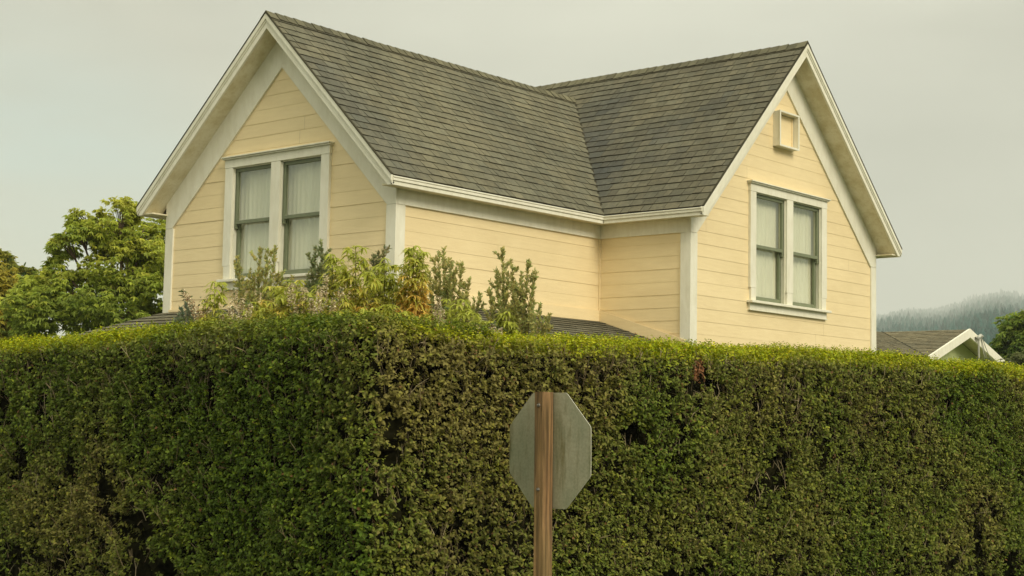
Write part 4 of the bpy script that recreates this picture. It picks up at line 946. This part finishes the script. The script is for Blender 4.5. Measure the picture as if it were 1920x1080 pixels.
# ------------------------------------------------------------------ trees
def tree(name, label, base, blobs, nleaf, tones, leaf_len=.11, leafw=.034, group=None, seed=0, leaflets=7, twig=.3, droop=.5, lightdir=None):
    """blobs: (centre, radii, tone 0..1). compound drooping leaves through the volume of each blob, branches reach each blob"""
    rg = np.random.default_rng(seed); base = np.array(base, float)
    root = empty(name, tuple(base)); tag(root, label, 'tree', group)
    vol = np.array([b[1][0]*b[1][1]*b[1][2] for b in blobs])**.6; cnt = (vol/vol.sum()*nleaf).astype(int)
    q = MB(); zc = np.mean([b[0][2] for b in blobs])
    fork = base+np.array([0, 0, max(.8, min(b[0][2] for b in blobs)-.6)])
    q.tube([base, base+(fork-base)*.5+np.array([.05, .03, 0]), fork], [.16, .13, .11], 8)
    B, Dv, Cl = [], [], []
    for (c, r, tone), n_ in zip(blobs, cnt):
        c = np.array(c); r = np.array(r)
        mid = (fork+c)/2+np.array([0, 0, .15]); q.tube([fork, mid, c, c+np.array([rg.normal(0, .1), rg.normal(0, .1), r[2]*.45])], [.05, .032, .012, .003], 6)
        for k in range(9):
            d = unit(rg.normal(0, 1, 3)); d[2] = abs(d[2])*.8; st = c*(1-.3)+mid*.3; q.tube([st, c+d*r*.35, c+d*r*.6], [.009, .006, .002], 4)
        d = unit(rg.normal(0, 1, (n_, 3))); rad = rg.uniform(.25, 1, n_)**.45; lump = .62+.62*vnoise(d*2.3+c, seed)+.35*vnoise(d*6+c, seed+3)
        p = c+d*r*(rad*lump)[:, None]
        keep = fbm(p*3.2, seed+9, 2) > .485; p = p[keep]; d = d[keep]; rad = rad[keep]
        outd = unit(d+np.array([0, 0, .25])+rg.normal(0, .45, p.shape)); outd[:, 2] *= .6
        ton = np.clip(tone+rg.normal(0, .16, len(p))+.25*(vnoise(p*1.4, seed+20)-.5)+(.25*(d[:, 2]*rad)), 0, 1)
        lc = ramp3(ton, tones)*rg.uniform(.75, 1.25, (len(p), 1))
        for j in range(leaflets):
            f = .35+.65*j/(leaflets-1); side = (-1 if j % 2 else 1)*(0 if j == leaflets-1 else 1)
            rl_ = twig*f*leaf_len*2.2; bp = p+outd*rl_-np.array([0, 0, 1.])*(rl_**2*droop*2.2)
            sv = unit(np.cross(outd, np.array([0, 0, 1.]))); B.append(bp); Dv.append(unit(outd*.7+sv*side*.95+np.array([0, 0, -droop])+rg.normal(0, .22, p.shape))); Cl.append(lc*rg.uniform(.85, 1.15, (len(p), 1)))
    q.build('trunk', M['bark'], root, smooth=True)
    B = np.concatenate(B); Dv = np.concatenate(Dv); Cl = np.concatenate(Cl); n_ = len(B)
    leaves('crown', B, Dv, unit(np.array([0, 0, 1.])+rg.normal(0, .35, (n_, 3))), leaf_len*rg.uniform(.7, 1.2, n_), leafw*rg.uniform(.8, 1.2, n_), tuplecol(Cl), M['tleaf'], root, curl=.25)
def bl(u, v, D, ru, rv, tone, rd=None):
    """blob from its photo position and size in picture units at real distance D"""
    k = D/FPX; return (at(u, v, D), (ru*k, (rd or ru)*k, rv*k), tone)
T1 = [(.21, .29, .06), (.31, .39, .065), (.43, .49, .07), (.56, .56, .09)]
D0 = 25.
b = at(230, 700, D0)
tree('broadleaf_tree', 'light green broadleaf tree rising beside the left edge of the yellow house', (b[0], b[1], 0),
     [bl(200, 425, D0, 52, 40, .75), bl(262, 450, D0+.4, 60, 52, .7), bl(150, 440, D0-.2, 40, 26, .5), bl(250, 500, D0, 80, 55, .75), bl(128, 462, D0, 34, 17, .55), bl(160, 410, D0, 30, 16, .6), bl(225, 400, D0, 40, 24, .85), bl(115, 500, D0, 26, 20, .5),
      bl(320, 460, D0+1.2, 60, 60, .6), bl(330, 540, D0+1, 80, 70, .4), bl(210, 560, D0-.3, 100, 60, .52), bl(120, 545, D0, 80, 45, .6), bl(70, 580, D0-.5, 60, 55, .5), bl(260, 610, D0, 110, 50, .35), bl(130, 620, D0, 100, 45, .35)],
     21000, T1, .088, .029, seed=5)
D1 = 28.
b = at(-40, 700, D1)
tree('yellowing_tree', 'yellow-green tree cut off by the left picture edge', (b[0], b[1], 0),
     [bl(-20, 540, D1, 60, 50, .8), bl(30, 560, D1, 45, 38, .85), bl(-10, 490, D1+.5, 36, 26, .5), bl(25, 520, D1+1, 50, 22, .35), bl(-60, 600, D1, 80, 60, .6), bl(10, 610, D1-.5, 40, 35, .9), bl(0, 580, D1+1.5, 80, 40, .1)],
     9000, [(.05, .09, .03), (.17, .21, .04), (.38, .36, .05), (.5, .42, .06)], .10, .034, seed=9)
D2 = 42.
b = at(1935, 760, D2)
tree('round_tree', 'round bushy green tree beyond the small house at the right picture edge', (b[0], b[1], 0),
     [bl(1925, 640, D2, 48, 50, .5), bl(1950, 625, D2, 50, 44, .55), bl(1905, 660, D2-.3, 32, 34, .35), bl(1940, 690, D2, 60, 45, .2)],
     6500, [(.07, .13, .03), (.13, .21, .035), (.25, .33, .05), (.37, .41, .06)], .13, .05, seed=12, droop=.4)
D3 = 34.
b = at(1925, 760, D3)
tree('garden_bush', 'olive bush in front of the round tree just over the hedge', (b[0], b[1], 0),
     [bl(1915, 690, D3, 34, 26, .4), bl(1945, 688, D3, 34, 30, .4)], 1800, [(.06, .09, .03), (.12, .15, .05), (.2, .22, .08), (.24, .25, .1)], .08, .02, seed=14, droop=.3)
b = at(1845, 760, 30)
tree('garden_bush', 'small dull bush under the gable of the small house', (b[0], b[1], 0),
     [bl(1852, 684, 33.5, 18, 12, .4), bl(1835, 690, 33.5, 14, 10, .4)], 500, [(.06, .09, .03), (.12, .15, .05), (.2, .22, .08), (.24, .25, .1)], .06, .018, seed=15, droop=.3)
